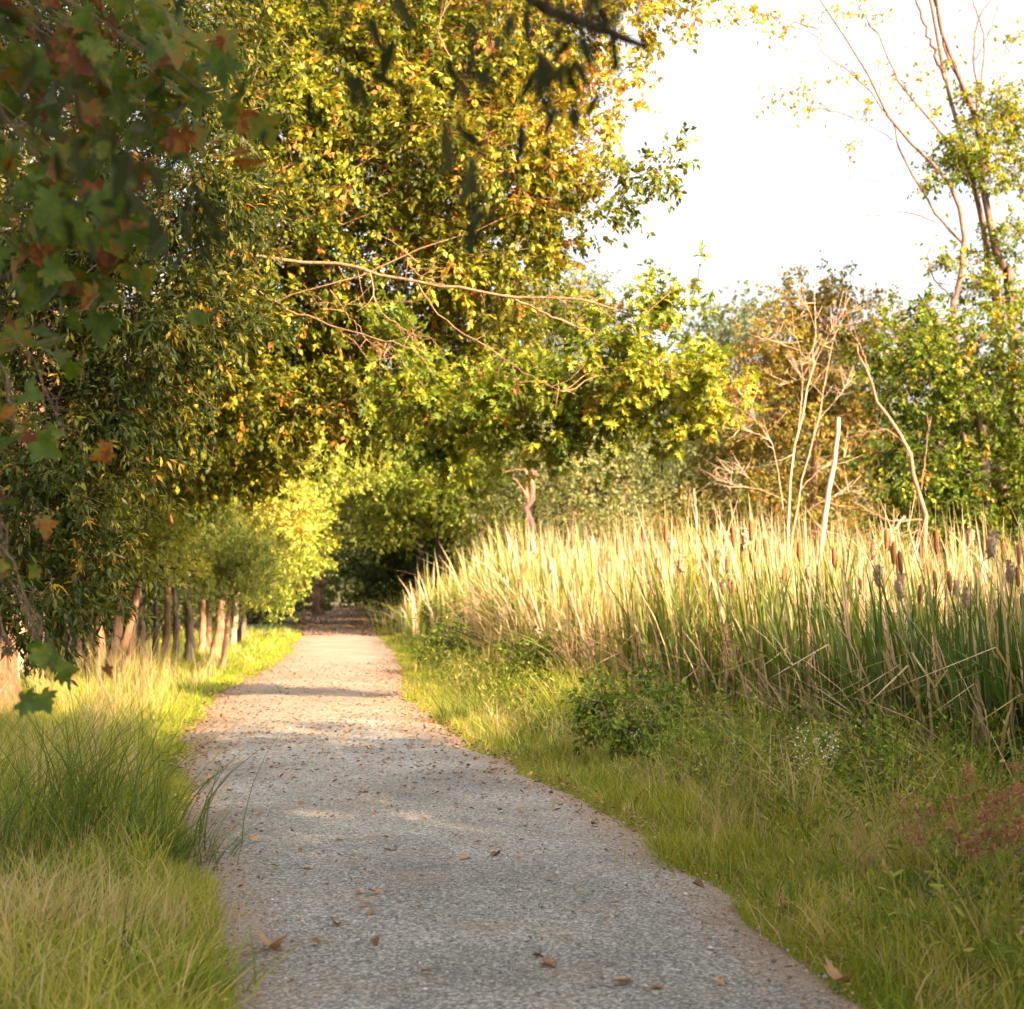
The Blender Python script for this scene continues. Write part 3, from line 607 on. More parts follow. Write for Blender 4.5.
b = at(985, 560, Yb); b[2] = float(ground_z(b[0], b[1])) - .05
make_tree('maple_tree', 'bushy bright green tree at the right, behind the twisted snag', 'tree', [([b, at(985, 470, Yb), at(975, 380, Yb), at(965, 330, Yb)], .15, .04)],
  [cl(*a) for a in [(960, 345, Yb, 55, 35, None, .1), (1020, 330, Yb, 50, 35, None, .15), (925, 390, Yb, 60, 45), (990, 400, Yb, 65, 50), (1060, 400, Yb, 70, 60), (910, 460, Yb, 60, 45, None, -.1), (980, 480, Yb, 70, 50, None, -.05), (1050, 490, Yb, 70, 55), (930, 520, Yb, 60, 35, None, -.15), (1000, 530, Yb, 60, 35, None, -.1), (890, 350, 34, 45, 35, None, .05), (935, 320, 34, 40, 20, None, .0, .8)]],
  'broad', .11, M['green'], M['bark'], 402, dens=75, nl=14, tl=.45, tint=.4, hot=.06, tw=.15)

# tall thin stemmed tree against the sky
Yb = 37
def Q(*pts): return [at(x, y, Yb + dy) for x, y, dy in pts]
b1 = at(1022, 560, Yb); b1[2] = 0
def sparse(cm, tm, rng, S):
    for px, py, r, n, t in [(780, 25, 35, 24, .7), (830, 10, 40, 24, .7), (880, 15, 40, 20, .65), (795, 90, 38, 40, .72), (850, 70, 35, 12, .75), (900, 80, 35, 18, .7), (870, 110, 35, 14, .7), (850, 145, 20, 7, .6), (940, 60, 45, 40, .55),
                            (1000, 40, 50, 40, .55), (760, 20, 25, 14, .7), (930, 110, 35, 22, .5), (1015, 90, 40, 40, .5), (800, 110, 25, 16, .75), (740, 15, 20, 9, .7), (960, 250, 50, 30, .5)]:
        c = at(px, py, Yb); s = r * Yb / F; n = int(n * 1.6)
        w = np.linalg.norm(S - c, axis=1) + np.where(S[:, 2] > c[2] - .2, 2, 0); g = S[np.argmin(w)]
        mq = wob([g, (g + c) / 2 + (0, 0, .12), c], 12, .02, rng); tube(tm, mq, .016, .005, 4, .6)
        for _ in range(6):
            a = mq[rng.integers(5, 12)]; e = c + rng.normal(0, .6, 3) * s * (1, 1, .6); tq = wob([a, (a + e) / 2 + rng.normal(0, .04, 3), e], 7, .015, rng); tube(tm, tq, .008, .0025, 4, .6)
            leaves(cm, tq[2:], rng.normal(0, .7, (5, 3)) + (0, 0, -.5), rng.normal(0, 1, (5, 3)), rng.uniform(.10, .17, 5), np.clip(rng.normal(t + .15, .12, 5), 0, 1), 'broad')
        n = n // 2
        p = c + rng.normal(0, .55, (n, 3)) * s * (1, 1, .55); d = rng.normal(0, .7, (n, 3)) + (0, 0, -.5)
        leaves(cm, p, d, rng.normal(0, 1, (n, 3)), rng.uniform(.10, .18, n), np.clip(rng.normal(t + .15, .12, n), 0, 1), 'broad')
make_tree('tall_ash_tree', 'tall thin limbed tree losing its leaves against the white sky at right', 'tree',
  [(np.vstack([b1, Q((1012, 300, 0), (1000, 265, 0), (985, 200, 0), (975, 120, 0), (945, 40, 0), (925, -60, 0))]), .15, .03),
   (np.vstack([b1 + (-.4, .1, 0), Q((1000, 330, .3), (990, 280, .3), (983, 225, .3), (965, 150, .3), (948, 90, .3), (930, 0, .3), (915, -60, .3))]), .11, .025),
   (np.vstack([b1 + (-.9, 0, 0), Q((955, 330, -.2), (958, 290, -.2), (965, 240, -.2), (955, 195, -.2), (930, 160, -.2), (893, 125, -.2), (860, 60, -.2), (820, 0, -.2))]), .085, .02)],
  [cl(*a) for a in [(975, 150, Yb, 45, 24, None, .05, .8), (1005, 125, Yb, 40, 26, None, .15, .8), (950, 175, Yb, 30, 14, None, -.1, .7), (1015, 175, Yb, 40, 22, None, .1, .7), (990, 100, Yb, 36, 16, None, .1, .5), (985, 290, Yb, 40, 20, None, .1, .7), (1010, 240, Yb, 35, 22, None, -.1, .5), (955, 268, Yb, 26, 12, None, 0, .5)]],
  'small', .11, M['green'], M['ash_bark'], 403, dens=135, nl=13, tl=.4, tint=.5, hot=.05, tw=.4, limb_r=.014, extra=sparse,
  limbs=[(Q((963, 243, 0), (945, 225, 0), (920, 185, 0), (900, 150, 0), (890, 120, 0), (860, 80, 0), (822, 50, 0), (818, 20, 0)), .055, .012),
         (Q((935, 222, 0), (905, 212, 0), (870, 216, 0), (815, 210, 0)), .022, .006), (Q((893, 140, 0), (860, 120, 0), (832, 112, 0)), .02, .006), (Q((905, 165, 0), (880, 180, 0), (850, 178, 0), (815, 180, 0)), .018, .005),
         (Q((970, 185, 0), (955, 150, 0), (905, 90, 0), (880, 40, 0), (855, 0, 0), (840, -40, 0)), .05, .014), (Q((945, 80, 0), (930, 40, 0), (915, 0, 0), (900, -40, 0)), .06, .03), (Q((972, 110, 0), (950, 60, 0), (935, 0, 0), (930, -50, 0)), .06, .03),
         (Q((978, 120, 0), (975, 60, 0), (978, 20, 0), (998, -10, 0), (1010, -40, 0)), .045, .02), (Q((980, 100, 0), (984, 40, 0), (972, 0, 0), (965, -40, 0)), .04, .02), (Q((975, 60, 0), (990, 30, 0), (1000, 0, 0)), .03, .015),
         (Q((955, 300, 0), (935, 280, 0), (928, 260, 0), (930, 245, 0)), .03, .01), (Q((950, 285, 0), (935, 283, 0), (905, 282, 0)), .016, .005), (Q((880, 100, 0), (878, 60, 0), (865, 10, 0)), .018, .006), (Q((995, 90, 0), (1010, 50, 0), (1030, 20, 0)), .02, .01)])

# bare dead sapling, pale stub, twisted snag, small snag
def snag(name, label, mat, seed, stems):
    rng = np.random.default_rng(seed); m = MB(); base = None; kf = {'dead_sapling': .5, 'twisted_snag': .55, 'tree_stub': .68, 'broken_snag': .8}.get(name, .8)
    for pts, r0, r1 in stems:
        p = [at(*q) for q in pts]
        if base is None: p[0][2] = float(ground_z(p[0][0], p[0][1])) - .05; base = p[0].copy()
        tube(m, wob(p, 14, r0 * (.12 if name == 'tree_stub' else .4), rng), r0 * kf, r1 * kf, 7, rng.uniform(.4, .9))
        q = wob(p, 20, 0, rng)
        for i in ([] if name == 'tree_stub' else rng.integers(7, 19, 9 if name == 'dead_sapling' else 4)):
            a = q[i]; d = unit((q[-1] - q[0]) * (.5, .5, .5) / np.linalg.norm(q[-1] - q[0]) + rng.normal(0, .5, 3)) * rng.uniform(.15, .6); e = a + d + (0, 0, .06)
            tube(m, [a, a + d * .5, e], .007, .002, 4, .7)
            if name == 'dead_sapling': f = a + d * .5; tube(m, [f, f + rng.normal(0, .1, 3) + (0, 0, .1), f + d * .4 + rng.normal(0, .12, 3)], .004, .0015, 3, .7)
    o = m.build(name, M[mat], None, True, base); tag(o, label, 'dead tree'); return o
Y = 24
snag('dead_sapling', 'bare bleached sapling with upswept branches standing in the reeds', 'bleached', 501, [
  ([(782, 640, Y), (786, 540, Y), (797, 440, Y), (812, 370, Y), (816, 330, Y), (814, 270, Y)], .055, .008), ([(790, 560, Y), (800, 490, Y), (815, 430, Y), (822, 395, Y), (835, 330, Y), (850, 310, Y)], .03, .005),
  ([(783, 510, Y), (778, 470, Y), (770, 440, Y), (755, 420, Y), (735, 405, Y)], .018, .004), ([(770, 440, Y), (745, 430, Y), (705, 426, Y)], .014, .003), ([(785, 500, Y), (760, 490, Y), (735, 485, Y), (712, 478, Y)], .016, .003),
  ([(797, 440, Y), (802, 390, Y), (800, 350, Y), (793, 330, Y)], .015, .004), ([(812, 370, Y), (826, 340, Y), (838, 320, Y)], .013, .003), ([(800, 350, Y), (785, 345, Y), (770, 335, Y)], .010, .002),
  ([(800, 490, Y), (820, 470, Y), (850, 455, Y)], .013, .003), ([(795, 520, Y), (825, 500, Y), (855, 490, Y)], .013, .003), ([(822, 395, Y), (805, 380, Y), (780, 385, Y)], .010, .003), ([(818, 420, Y), (840, 395, Y), (850, 380, Y)], .010, .003),
  ([(816, 330, Y), (808, 310, Y), (795, 300, Y)], .009, .002), ([(755, 420, Y), (750, 400, Y), (740, 395, Y)], .008, .002), ([(760, 490, Y), (745, 475, Y), (728, 472, Y)], .008, .002)])
snag('tree_stub', 'pale barkless leaning trunk snapped off at its top, among the cattails', 'bleached', 502, [([(806, 640, 22.5), (820, 550, 22.5), (831, 480, 22.5), (839, 418, 22.5)], .085, .045)])
Y = 28
snag('twisted_snag', 'crooked reddish brown dead trunk in front of the green tree', 'red_bark', 503, [([(927, 640, Y), (922, 540, Y), (921, 490, Y), (905, 440, Y), (880, 405, Y), (868, 370, Y), (858, 345, Y)], .1, .03), ([(905, 440, Y), (880, 430, Y), (845, 440, Y)], .03, .006),
  ([(868, 370, Y), (862, 350, Y), (850, 330, Y)], .025, .006), ([(921, 490, Y), (926, 450, Y), (930, 420, Y)], .025, .006), ([(922, 520, Y), (890, 520, Y), (850, 500, Y)], .03, .008)])
snag('splintered_snag', 'splintered tan stem bent over the cattail tops', 'bleached', 504, [([(862, 640, 20), (872, 565, 20), (885, 540, 20), (905, 516, 20)], .035, .02), ([(872, 565, 20), (850, 540, 20), (820, 530, 20)], .012, .003), ([(885, 540, 20), (910, 530, 20)], .01, .003)])
Y = 47
snag('broken_snag', 'short broken forked trunk above the far reeds', 'red_bark', 505, [([(530, 620, Y), (529, 520, Y), (533, 480, Y), (536, 472, Y)], .15, .11), ([(529, 505, Y), (526, 480, Y), (523, 458, Y)], .08, .05), ([(528, 500, Y), (520, 485, Y), (512, 478, Y)], .05, .02), ([(526, 470, Y), (512, 470, Y), (500, 474, Y)], .03, .01)])
snag('bare_stick', 'short bare white stick poking above the reeds left of the dead sapling', 'bleached', 506, [([(700, 640, 26), (697, 535, 26), (694, 488, 26)], .022, .012)])

# pale board fence glimpsed low at the far left
m = MB(); fr = empty('board_fence', base_at(-9.3, 23.5), 'pale weathered board fence glimpsed under the dark oak at far left', 'fence')
fb = np.array(base_at(-9.3, 23.5))
for k in range(14):
    x0 = -2.2 + k * .3; h = 1.35 + .05 * math.sin(k * 2.3); t = .03
    v = np.array([(x0, 0, 0), (x0 + .285, 0, 0), (x0 + .285, t, 0), (x0, t, 0), (x0, 0, h), (x0 + .285, 0, h), (x0 + .285, t, h), (x0, t, h)])
    m.add(v, [np.array([[0, 1, 5, 4], [1, 2, 6, 5], [2, 3, 7, 6], [3, 0, 4, 7], [4, 5, 6, 7]])], .3 + .4 * ((k * 7) % 5) / 5)
m.build('boards', M['pale_board'], fr)
for x0 in (-1.0, .85, 1.95):
    m = MB(); tube(m, np.array([(x0, -.08, -.1), (x0, -.08, .8), (x0, -.08, 1.5)]), .06, .055, 8, .3); m.build('post', M['dark_bark'], fr)

# trees beside and behind the viewer whose shade covers the near path
sh_ = dict(n=10, name='shade_tree')
wood_tree(601, 12.6, .6, 10.6, 4.6, 'green', 'small', .2, .45, 'leafy shade tree on the right, level with the viewer', dens=40, low=.25, **sh_)
wood_tree(602, 20.5, .5, 11.0, 4.4, 'green', 'small', .2, .45, 'leafy shade tree farthest out to the right of the viewer', dens=26, low=.25, **sh_)
wood_tree(603, 7, -4.2, 12.6, 4.0, 'green', 'small', .2, .45, 'leafy shade tree close beside the path, behind the viewer', dens=48, low=.3, **sh_)
wood_tree(604, 13, -8, 12.4, 4.6, 'green', 'small', .2, .45, 'leafy shade tree right of the path, farthest behind the viewer', dens=26, low=.25, **sh_)
wood_tree(605, 5.2, .5, 17, 3.8, 'green', 'small', .2, .45, 'tallest shade tree, beside the viewer on the right', dens=26, low=.52, **sh_)
# dark bushes under the woodland, scrub behind the reeds
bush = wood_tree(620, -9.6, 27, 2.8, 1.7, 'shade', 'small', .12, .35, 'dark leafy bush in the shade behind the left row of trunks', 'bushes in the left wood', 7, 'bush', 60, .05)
bush['category'] = 'bush'
rng = np.random.default_rng(66)
for x, y in [(-11, 31), (-10.4, 35), (-12.2, 39), (-11.6, 44), (-13, 50), (-12.6, 56), (-14, 63), (-9.6, 22.6), (-12.5, 26), (-14.5, 33), (-15.5, 43), (-16, 52), (-16, 70), (-17, 78)]:
    copy_tree(bush, base_at(x, y), rng.uniform(0, 6.28), float(rng.uniform(.85, 1.25)))
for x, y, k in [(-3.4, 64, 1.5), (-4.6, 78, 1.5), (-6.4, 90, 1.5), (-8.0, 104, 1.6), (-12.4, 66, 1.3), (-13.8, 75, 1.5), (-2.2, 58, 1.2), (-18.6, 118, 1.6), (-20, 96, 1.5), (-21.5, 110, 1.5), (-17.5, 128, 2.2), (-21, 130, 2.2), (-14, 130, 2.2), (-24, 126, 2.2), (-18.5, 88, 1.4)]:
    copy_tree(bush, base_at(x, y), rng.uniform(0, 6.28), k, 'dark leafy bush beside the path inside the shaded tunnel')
scrub = wood_tree(640, 2.2, 49, 3.6, 2.2, 'olive', 'small', .12, .5, 'olive scrub bush just behind the reed bed', 'scrub behind the reeds', 8, 'scrub_bush', 42, .05)
scrub['category'] = 'bush'
for x, y in [(5, 50), (7.6, 47), (10, 49), (12.4, 46), (15, 44), (6, 55), (17, 48), (20, 45), (9, 56), (22.5, 50)]:
    copy_tree(scrub, base_at(x, y), rng.uniform(0, 6.28), float(rng.uniform(.85, 1.3)))
snag('tree_stub', 'reddish brown stump beside the path inside the dark tunnel', 'red_bark', 507, [([(316, 606, 80), (318, 590, 80), (322, 582, 80)], .5, .4)])

# sycamore whose leaves hang in the left foreground
rng = np.random.default_rng(71)
lm, tm = MB(), MB()
sb = np.array(base_at(-3.6, 4.2))
tube(tm, wob([sb, sb + (.1, 0, 2), sb + (.3, .1, 4.5), sb + (.5, .2, 7)], 14, .02, rng), .17, .08, 10, .6)
def hang(px, py, Yd, r, n, size, kind, mm, tmean=.42, down=.5, from_=None, tv=.16, tr=.005, hot=.17):
    c = at(px, py, Yd); s = r * Yd / F
    if from_ is not None:
        a = from_; q = wob([a, (a + c) / 2 + (0, 0, .25), c], 10, .012, rng); tube(tm, q, tr, tr * .4, 5, .4)
        for _ in range(3):
            e = c + rng.normal(0, .6, 3) * s; tube(tm, wob([q[7], (q[7] + e) / 2, e], 5, .01, rng), tr * .5, tr * .2, 4, .4)
    p = c + rng.normal(0, .55, (n, 3)) * s; p[:, 1] = c[1] + rng.normal(0, .25, n)
    d = unit(rng.normal(0, .6, (n, 3)) + (0.15, 0, -down)); nr = rng.normal(0, .6, (n, 3)) + (0, -.5, .7)
    t = np.where(rng.uniform(0, 1, n) < hot, rng.uniform(.75, 1, n), np.clip(rng.normal(tmean, tv, n), 0, .72))
    leaves(mm, p, d, nr, size * rng.uniform(.6, 1.15, n), t, kind)
src = sb + (.25, .1, 4.0)
for px, py, Yd, r, n in [(130, 235, 4.9, 45, 14), (60, 60, 5.1, 65, 26), (130, 80, 5, 60, 24), (0, 100, 5.1, 65, 26), (20, 40, 4.9, 60, 22), (100, 30, 4.8, 60, 24), (170, 60, 4.9, 45, 18), (70, 110, 4.8, 60, 24), (160, 120, 4.8, 50, 20), (225, 105, 4.7, 32, 11), (195, 30, 4.9, 35, 12), (30, 180, 4.8, 55, 20), (110, 200, 4.7, 50, 18), (100, 270, 4.8, 32, 10), (30, 260, 4.8, 50, 20),
                     (60, 290, 4.8, 35, 10), (20, 315, 4.9, 25, 7), (70, 445, 4.7, 26, 8), (18, 430, 4.7, 18, 4), (0, 510, 4.7, 18, 4), (8, 560, 4.6, 16, 4), (0, 600, 4.7, 14, 3), (48, 650, 4.5, 11, 3), (52, 672, 4.5, 10, 3), (25, 690, 4.5, 10, 3), (-30, 350, 4.7, 50, 12), (-40, 520, 4.7, 30, 8)]:
    hang(px, py, Yd, r, int(n * 1.25), .105 if py < 400 else .08, 'sycamore', lm, from_=src if py < 320 else np.array(at(-60, py - 60, Yd)))
c = sb + (.3, .1, 6.2); n = 900; p = c + rng.normal(0, 1, (n, 3)) * (1.0, 1.2, .75); p[:, 0] = np.minimum(p[:, 0], -1.3)
leaves(lm, p, rng.normal(0, .6, (n, 3)) + (0, 0, -.4), rng.normal(0, .5, (n, 3)) + (0, 0, 1), .15 * rng.uniform(.7, 1.1, n), np.clip(rng.normal(.45, .2, n), 0, 1), 'sycamore')
r_ = empty('sycamore_tree', sb, 'near sycamore with big lobed green and browning leaves hanging at far left', 'tree')
tm.build('trunk', M['bark'], r_, True, sb); lm.build('crown', M['sycamore'], r_, False, sb)

# overhead oak whose drooping dark twigs hang close to the lens at the top
lm, tm = MB(), MB(); rng = np.random.default_rng(72)
ob = np.array(base_at(-2.9, -1.6))
tube(tm, wob([ob, ob + (0, .1, 2), ob + (.1, .2, 4), ob + (.2, .2, 7.5)], 14, .02, rng), .2, .09, 10, .6)
limb = wob([ob + (.1, .2, 3.2), ob + (1.2, 1.8, 3.6), (-.9, 1.9, 2.7), (-.2, 2.4, 2.62), (.25, 2.8, 2.6)], 20, .01, rng); tube(tm, limb, .05, .006, 6, .4)
src = limb[15]
for px, py, r, n, sr in [(345, 25, 20, 9, limb[16]), (390, 12, 24, 9, limb[16]), (445, 8, 22, 7, limb[17]), (530, 20, 22, 9, limb[18]), (555, 55, 26, 14, limb[18]), (590, 45, 18, 6, limb[18]), (545, 80, 18, 7, limb[18]), (610, 65, 14, 4, limb[19]), (500, 80, 14, 5, limb[18]),
                     (462, 140, 16, 8, limb[17]), (470, 180, 14, 5, limb[17]), (455, 160, 10, 3, limb[17]), (320, 15, 20, 7, limb[15])]:
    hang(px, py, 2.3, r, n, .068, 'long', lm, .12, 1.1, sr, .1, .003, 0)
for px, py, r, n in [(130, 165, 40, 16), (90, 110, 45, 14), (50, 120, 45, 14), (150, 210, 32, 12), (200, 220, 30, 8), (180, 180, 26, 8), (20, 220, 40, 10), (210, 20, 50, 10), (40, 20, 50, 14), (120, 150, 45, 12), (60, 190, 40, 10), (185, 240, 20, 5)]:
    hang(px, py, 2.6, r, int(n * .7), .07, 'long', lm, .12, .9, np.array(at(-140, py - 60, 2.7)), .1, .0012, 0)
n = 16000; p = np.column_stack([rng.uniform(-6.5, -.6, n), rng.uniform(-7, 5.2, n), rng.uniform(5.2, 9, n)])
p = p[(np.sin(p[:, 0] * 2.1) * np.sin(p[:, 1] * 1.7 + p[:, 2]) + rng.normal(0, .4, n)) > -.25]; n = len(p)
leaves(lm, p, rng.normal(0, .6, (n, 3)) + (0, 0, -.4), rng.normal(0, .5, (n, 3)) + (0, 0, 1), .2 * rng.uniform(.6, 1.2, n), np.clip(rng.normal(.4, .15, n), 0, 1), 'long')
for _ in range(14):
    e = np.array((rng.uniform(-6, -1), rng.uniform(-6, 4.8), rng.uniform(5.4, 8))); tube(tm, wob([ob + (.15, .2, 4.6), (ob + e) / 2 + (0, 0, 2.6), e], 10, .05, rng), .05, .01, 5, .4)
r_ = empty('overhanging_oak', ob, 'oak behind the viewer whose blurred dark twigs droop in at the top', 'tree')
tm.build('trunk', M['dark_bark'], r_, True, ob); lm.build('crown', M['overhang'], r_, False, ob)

# ------------------------------------------------------------------ single plants
def tuft(name, label, base, n, h, lean, bias, w, mat, tint, seed, spread=.18, cat='grass tuft', tipt=.15):
    rng = np.random.default_rng(seed); m = MB(); bx = base + np.column_stack([rng.normal(0, spread, (n, 2)), np.full(n, -.03)])
    a = rng.uniform(0, 6.28, n); l = np.abs(rng.normal(lean, lean * .5, n))
    blades(m, bx, h * rng.uniform(.5, 1.1, n), np.stack([np.cos(a) * l + bias[0], np.sin(a) * l + bias[1]], -1), w * rng.uniform(.6, 1.3, n), np.clip(rng.normal(tint, .13, n), 0, 1), 5, tipt, rng=rng)
    o = m.build(name, M[mat], None, False, base); return tag(o, label, cat)
def gp(px, py): 
    Yd = F * (CAMZ - .02) / (py - 592); return np.array(((px - 512) / F * Yd, Yd, float(ground_z((px - 512) / F * Yd, Yd))))
tuft('grass_tuft', 'large dark green tuft arching to the right on the left verge', gp(78, 850), 480, 1.1, .6, (.3, .1), .0085, 'deep_grass', .42, 801, .3)
tuft('grass_tuft', 'low dark tuft spilling over the left path edge', gp(165, 860), 320, .5, .7, (.45, -.1), .0075, 'deep_grass', .3, 802, .16)
tuft('grass_tuft', 'dry tan grass tuft in front of the large dark tuft', gp(50, 930), 300, .5, .7, (.25, 0), .005, 'grass', .88, 803, .22)
tuft('grass_tuft', 'fresh green broad bladed tuft at the bottom left', gp(165, 990), 200, .34, .6, (.25, .1), .012, 'grass', .25, 804, .14)
tuft('grass_tuft', 'upright dark green iris like blades near the bottom left path edge', gp(132, 975), 14, .5, .12, (.1, 0), .014, 'deep_grass', .3, 805, .03)
tuft('grass_tuft', 'tall seeding grass with slanting stalks before the leaning trunks', gp(90, 790), 110, 1.05, .35, (.4, .0), .005, 'grass', .7, 806, .25)
tuft('grass_tuft', 'wispy pale grass tuft beside the fresh green blades', gp(150, 930), 260, .45, .5, (.2, 0), .003, 'grass', .88, 807, .18)
tuft('grass_tuft', 'brown withered tuft among the green weeds on the right', gp(885, 870), 420, .34, .75, (.0, 0), .004, 'grass', .9, 808, .15)
tuft('grass_tuft', 'green flopped tuft beside the path below the dark shrub', gp(470, 720), 360, .6, .6, (-.4, -.1), .009, 'deep_grass', .5, 809, .25)
tuft('grass_tuft', 'golden grass tuft at the far end of the reed bed', gp(425, 634), 900, 1.5, .35, (-.25, 0), .012, 'grass', .72, 810, .8)
tuft('grass_tuft', 'tall green grass tuft leaning to the path in front of the reeds', gp(590, 735), 420, .9, .4, (-.3, -.1), .008, 'grass', .45, 811, .3)
tuft('grass_tuft', 'bright green grass tuft at the right path edge', gp(700, 860), 300, .3, .6, (0, 0), .006, 'grass', .35, 812, .2)
tuft('grass_tuft', 'green arching tuft below the white flowered plant', gp(770, 830), 380, .55, .55, (-.1, 0), .007, 'deep_grass', .55, 813, .22)

def shrub(label, base, r, h, seed, mat='weed', tint=.3, size=.06, leaf='broad', dens=150, name='shrub'):
    rng = np.random.default_rng(seed); cs = [((base[0] + rng.normal(0, r * .4), base[1] + rng.normal(0, r * .3), base[2] + h * rng.uniform(.35, .75)), (r * .6, r * .6, h * .35), rng.normal(0, .05), 1) for _ in range(6)]
    return make_tree(name, label, 'shrub', [([base - (0, 0, .04), base + (.02, 0, h * .4), base + (.05, 0, h * .8)], .012, .005)], cs, leaf, size, M[mat], M['bark'], seed, dens=dens, nl=9, tl=.2, tint=tint, hot=.02, limb_r=.008, tw=.2)
shrub('dark leafy shrub at the foot of the cattails beside the verge', gp(620, 765), .55, .75, 821)
shrub('dark green shrub below the far golden reeds', gp(520, 700), .6, .9, 822, tint=.25)
shrub('small dark shrub at the path edge below the golden tuft', gp(445, 675), .6, 1.0, 823, tint=.25)
shrub('round yellow green shrub at the foot of the straw coloured reeds', gp(540, 715), .4, .5, 824, 'green', .45)
shrub('brown green weed mound at the right edge, under the rust seed heads', gp(1015, 905), .35, .45, 825, tint=.45, size=.045)
shrub('low leafy weed mound near the centre of the right bank', gp(840, 800), .5, .5, 826, tint=.45, size=.05)
shrub('brown tinged bushy shrub at the left end of the reeds', gp(450, 645), .9, 1.7, 827, 'weed', .5, .08)

wsrc = shrub('leafy weed mound along the foot of the reeds', gp(720, 790), .4, .5, 828, 'weed', .5, .045, 'long', 130, 'weed_mound'); wsrc['group'] = 'weed mounds at the reed edge'; wsrc['category'] = 'weed'
rng = np.random.default_rng(829)
for _ in range(44):
    y = 7.5 * (34 / 7.5)**rng.uniform(0, 1); x = float(max(bed_x(y) - rng.uniform(.0, 1.6), right_x(y) + 1.0)); copy_tree(wsrc, (x, y, float(ground_z(x, y)) - .04), rng.uniform(0, 6.28), float(rng.uniform(.7, 1.35)))

def flower_plant(label, base, seed, h=.6, heads=7):
    rng = np.random.default_rng(seed); root = empty('white_aster', base, label, 'flower'); st, lf = MB(), MB()
    for k in range(heads):
        a = rng.uniform(0, 6.28); e = np.array((math.cos(a) * rng.uniform(.05, .3), math.sin(a) * .15, h * rng.uniform(.7, 1.1)))
        q = wob([(0, 0, -.02), e * (.3, .3, .5), e], 6, .006, rng); tube(st, q, .004, .0015, 4, .4)
        fl = MB(); n = 18; p = e + rng.normal(0, .035, (n, 3)); leaves(fl, p, rng.normal(0, 1, (n, 3)), rng.normal(0, .4, (n, 3)) + (0, 0, 1), .018, rng.uniform(0, 1, n), 'small'); fl.build('flower_head', M['white'], root)
        n = 14; p = q[rng.integers(1, 5, n)]; leaves(lf, p, rng.normal(0, 1, (n, 3)), rng.normal(0, .4, (n, 3)) + (0, 0, 1), .07, rng.uniform(.2, .7, n), 'long')
    st.build('stem', M['weed'], root); lf.build('foliage', M['weed'], root)
flower_plant('white flowering wild aster among the weeds in front of the cattails', gp(800, 815), 831)
flower_plant('small white flowering weed near the dark shrub by the path', gp(640, 765), 832, .4, 5)

def dock(label, base, seed, h, heads, lean=(0, 0)):
    rng = np.random.default_rng(seed); root = empty('rusty_weed', base, label, 'weed', 'rust brown seeding weeds'); st = MB()
    hs = []
    for k in range(heads):
        e = np.array((rng.normal(lean[0], .11), rng.normal(lean[1], .1), h * rng.uniform(.75, 1.08))); q = wob([(rng.normal(0, .02), 0, -.02), e * (.35, .35, .5), e], 6, .006, rng); tube(st, q, .0045, .002, 5, .8); hs.append(e)
        for _ in range(3):
            f = e + rng.normal(0, .05, 3); tube(st, [q[4], (q[4] + f) / 2, f], .002, .001, 3, .8); hs.append(f)
    st.build('stem', M['weed'], root)
    for e in hs[::2]:
        s = MB(); n = 60; p = e + rng.normal(0, 1, (n, 3)) * (.02, .02, .015); leaves(s, p, rng.normal(0, 1, (n, 3)) + (0, 0, .3), rng.normal(0, 1, (n, 3)), .017, rng.uniform(0, 1, n), 'small'); s.build('seed_head', M['dock'], root)
dock('rust brown seeding weed at the right edge, nearest the viewer', gp(1010, 950), 841, .62, 9)
dock('rust brown seeding weed left of the nearest one', gp(965, 930), 842, .55, 7, (.0, 0))
dock('rust brown seeding weed behind the others, below the green blades', gp(985, 880), 843, .55, 6)
dock('short rust brown seeding weed leaning left by the withered tuft', gp(930, 880), 844, .45, 5, (-.08, 0))

# ------------------------------------------------------------------ fallen leaves, litter and loose stones
m = MB(); rng = np.random.default_rng(91)
n = 7000; y = 4.6 * (46 / 4.6)**rng.uniform(0, 1, n); e = rng.uniform(0, 1, n)
x = np.where(e < .42, left_x(y) + rng.normal(.1, .16, n), np.where(e < .84, right_x(y) - rng.normal(.1, .16, n), left_x(y) + (right_x(y) - left_x(y)) * rng.uniform(0, 1, n)))
leaves(m, np.stack([x, y, np.full(n, .052) + rng.uniform(0, .012, n)], -1), rng.normal(0, 1, (n, 3)) * (1, 1, .15), rng.normal(0, .3, (n, 3)) + (0, 0, 1), .045 * np.clip(y / 14, .5, 1) * rng.uniform(.4, 1.2, n), rng.uniform(0, 1, n), 'broad')
n = 3500; y = rng.normal(0, 1, n) * 2.6 + rng.choice((14.2, 19, 27), n); x = left_x(y) + (right_x(y) - left_x(y)) * rng.uniform(0, 1, n)
leaves(m, np.stack([x, y, np.full(n, .06) + rng.uniform(0, .012, n)], -1), rng.normal(0, 1, (n, 3)) * (1, 1, .15), rng.normal(0, .3, (n, 3)) + (0, 0, 1), .05 * rng.uniform(.4, 1.2, n), rng.uniform(0, 1, n), 'broad')
n = 5000; y = rng.uniform(52, 100, n); x = left_x(y) + (right_x(y) - left_x(y)) * rng.uniform(-.1, 1.1, n)
leaves(m, np.stack([x, y, np.full(n, .06) + rise(y) + rng.uniform(0, .02, n)], -1), rng.normal(0, 1, (n, 3)) * (1, 1, .15), rng.normal(0, .3, (n, 3)) + (0, 0, 1), .12 * rng.uniform(.5, 1.2, n), rng.uniform(0, .8, n), 'broad')
tag(m.build('leaf_litter', M['litter']), kind='stuff')
m = MB(); n = 9000; y = 4.6 * (26 / 4.6)**rng.uniform(0, 1, n); x = left_x(y) + (right_x(y) - left_x(y)) * rng.uniform(.01, .99, n)
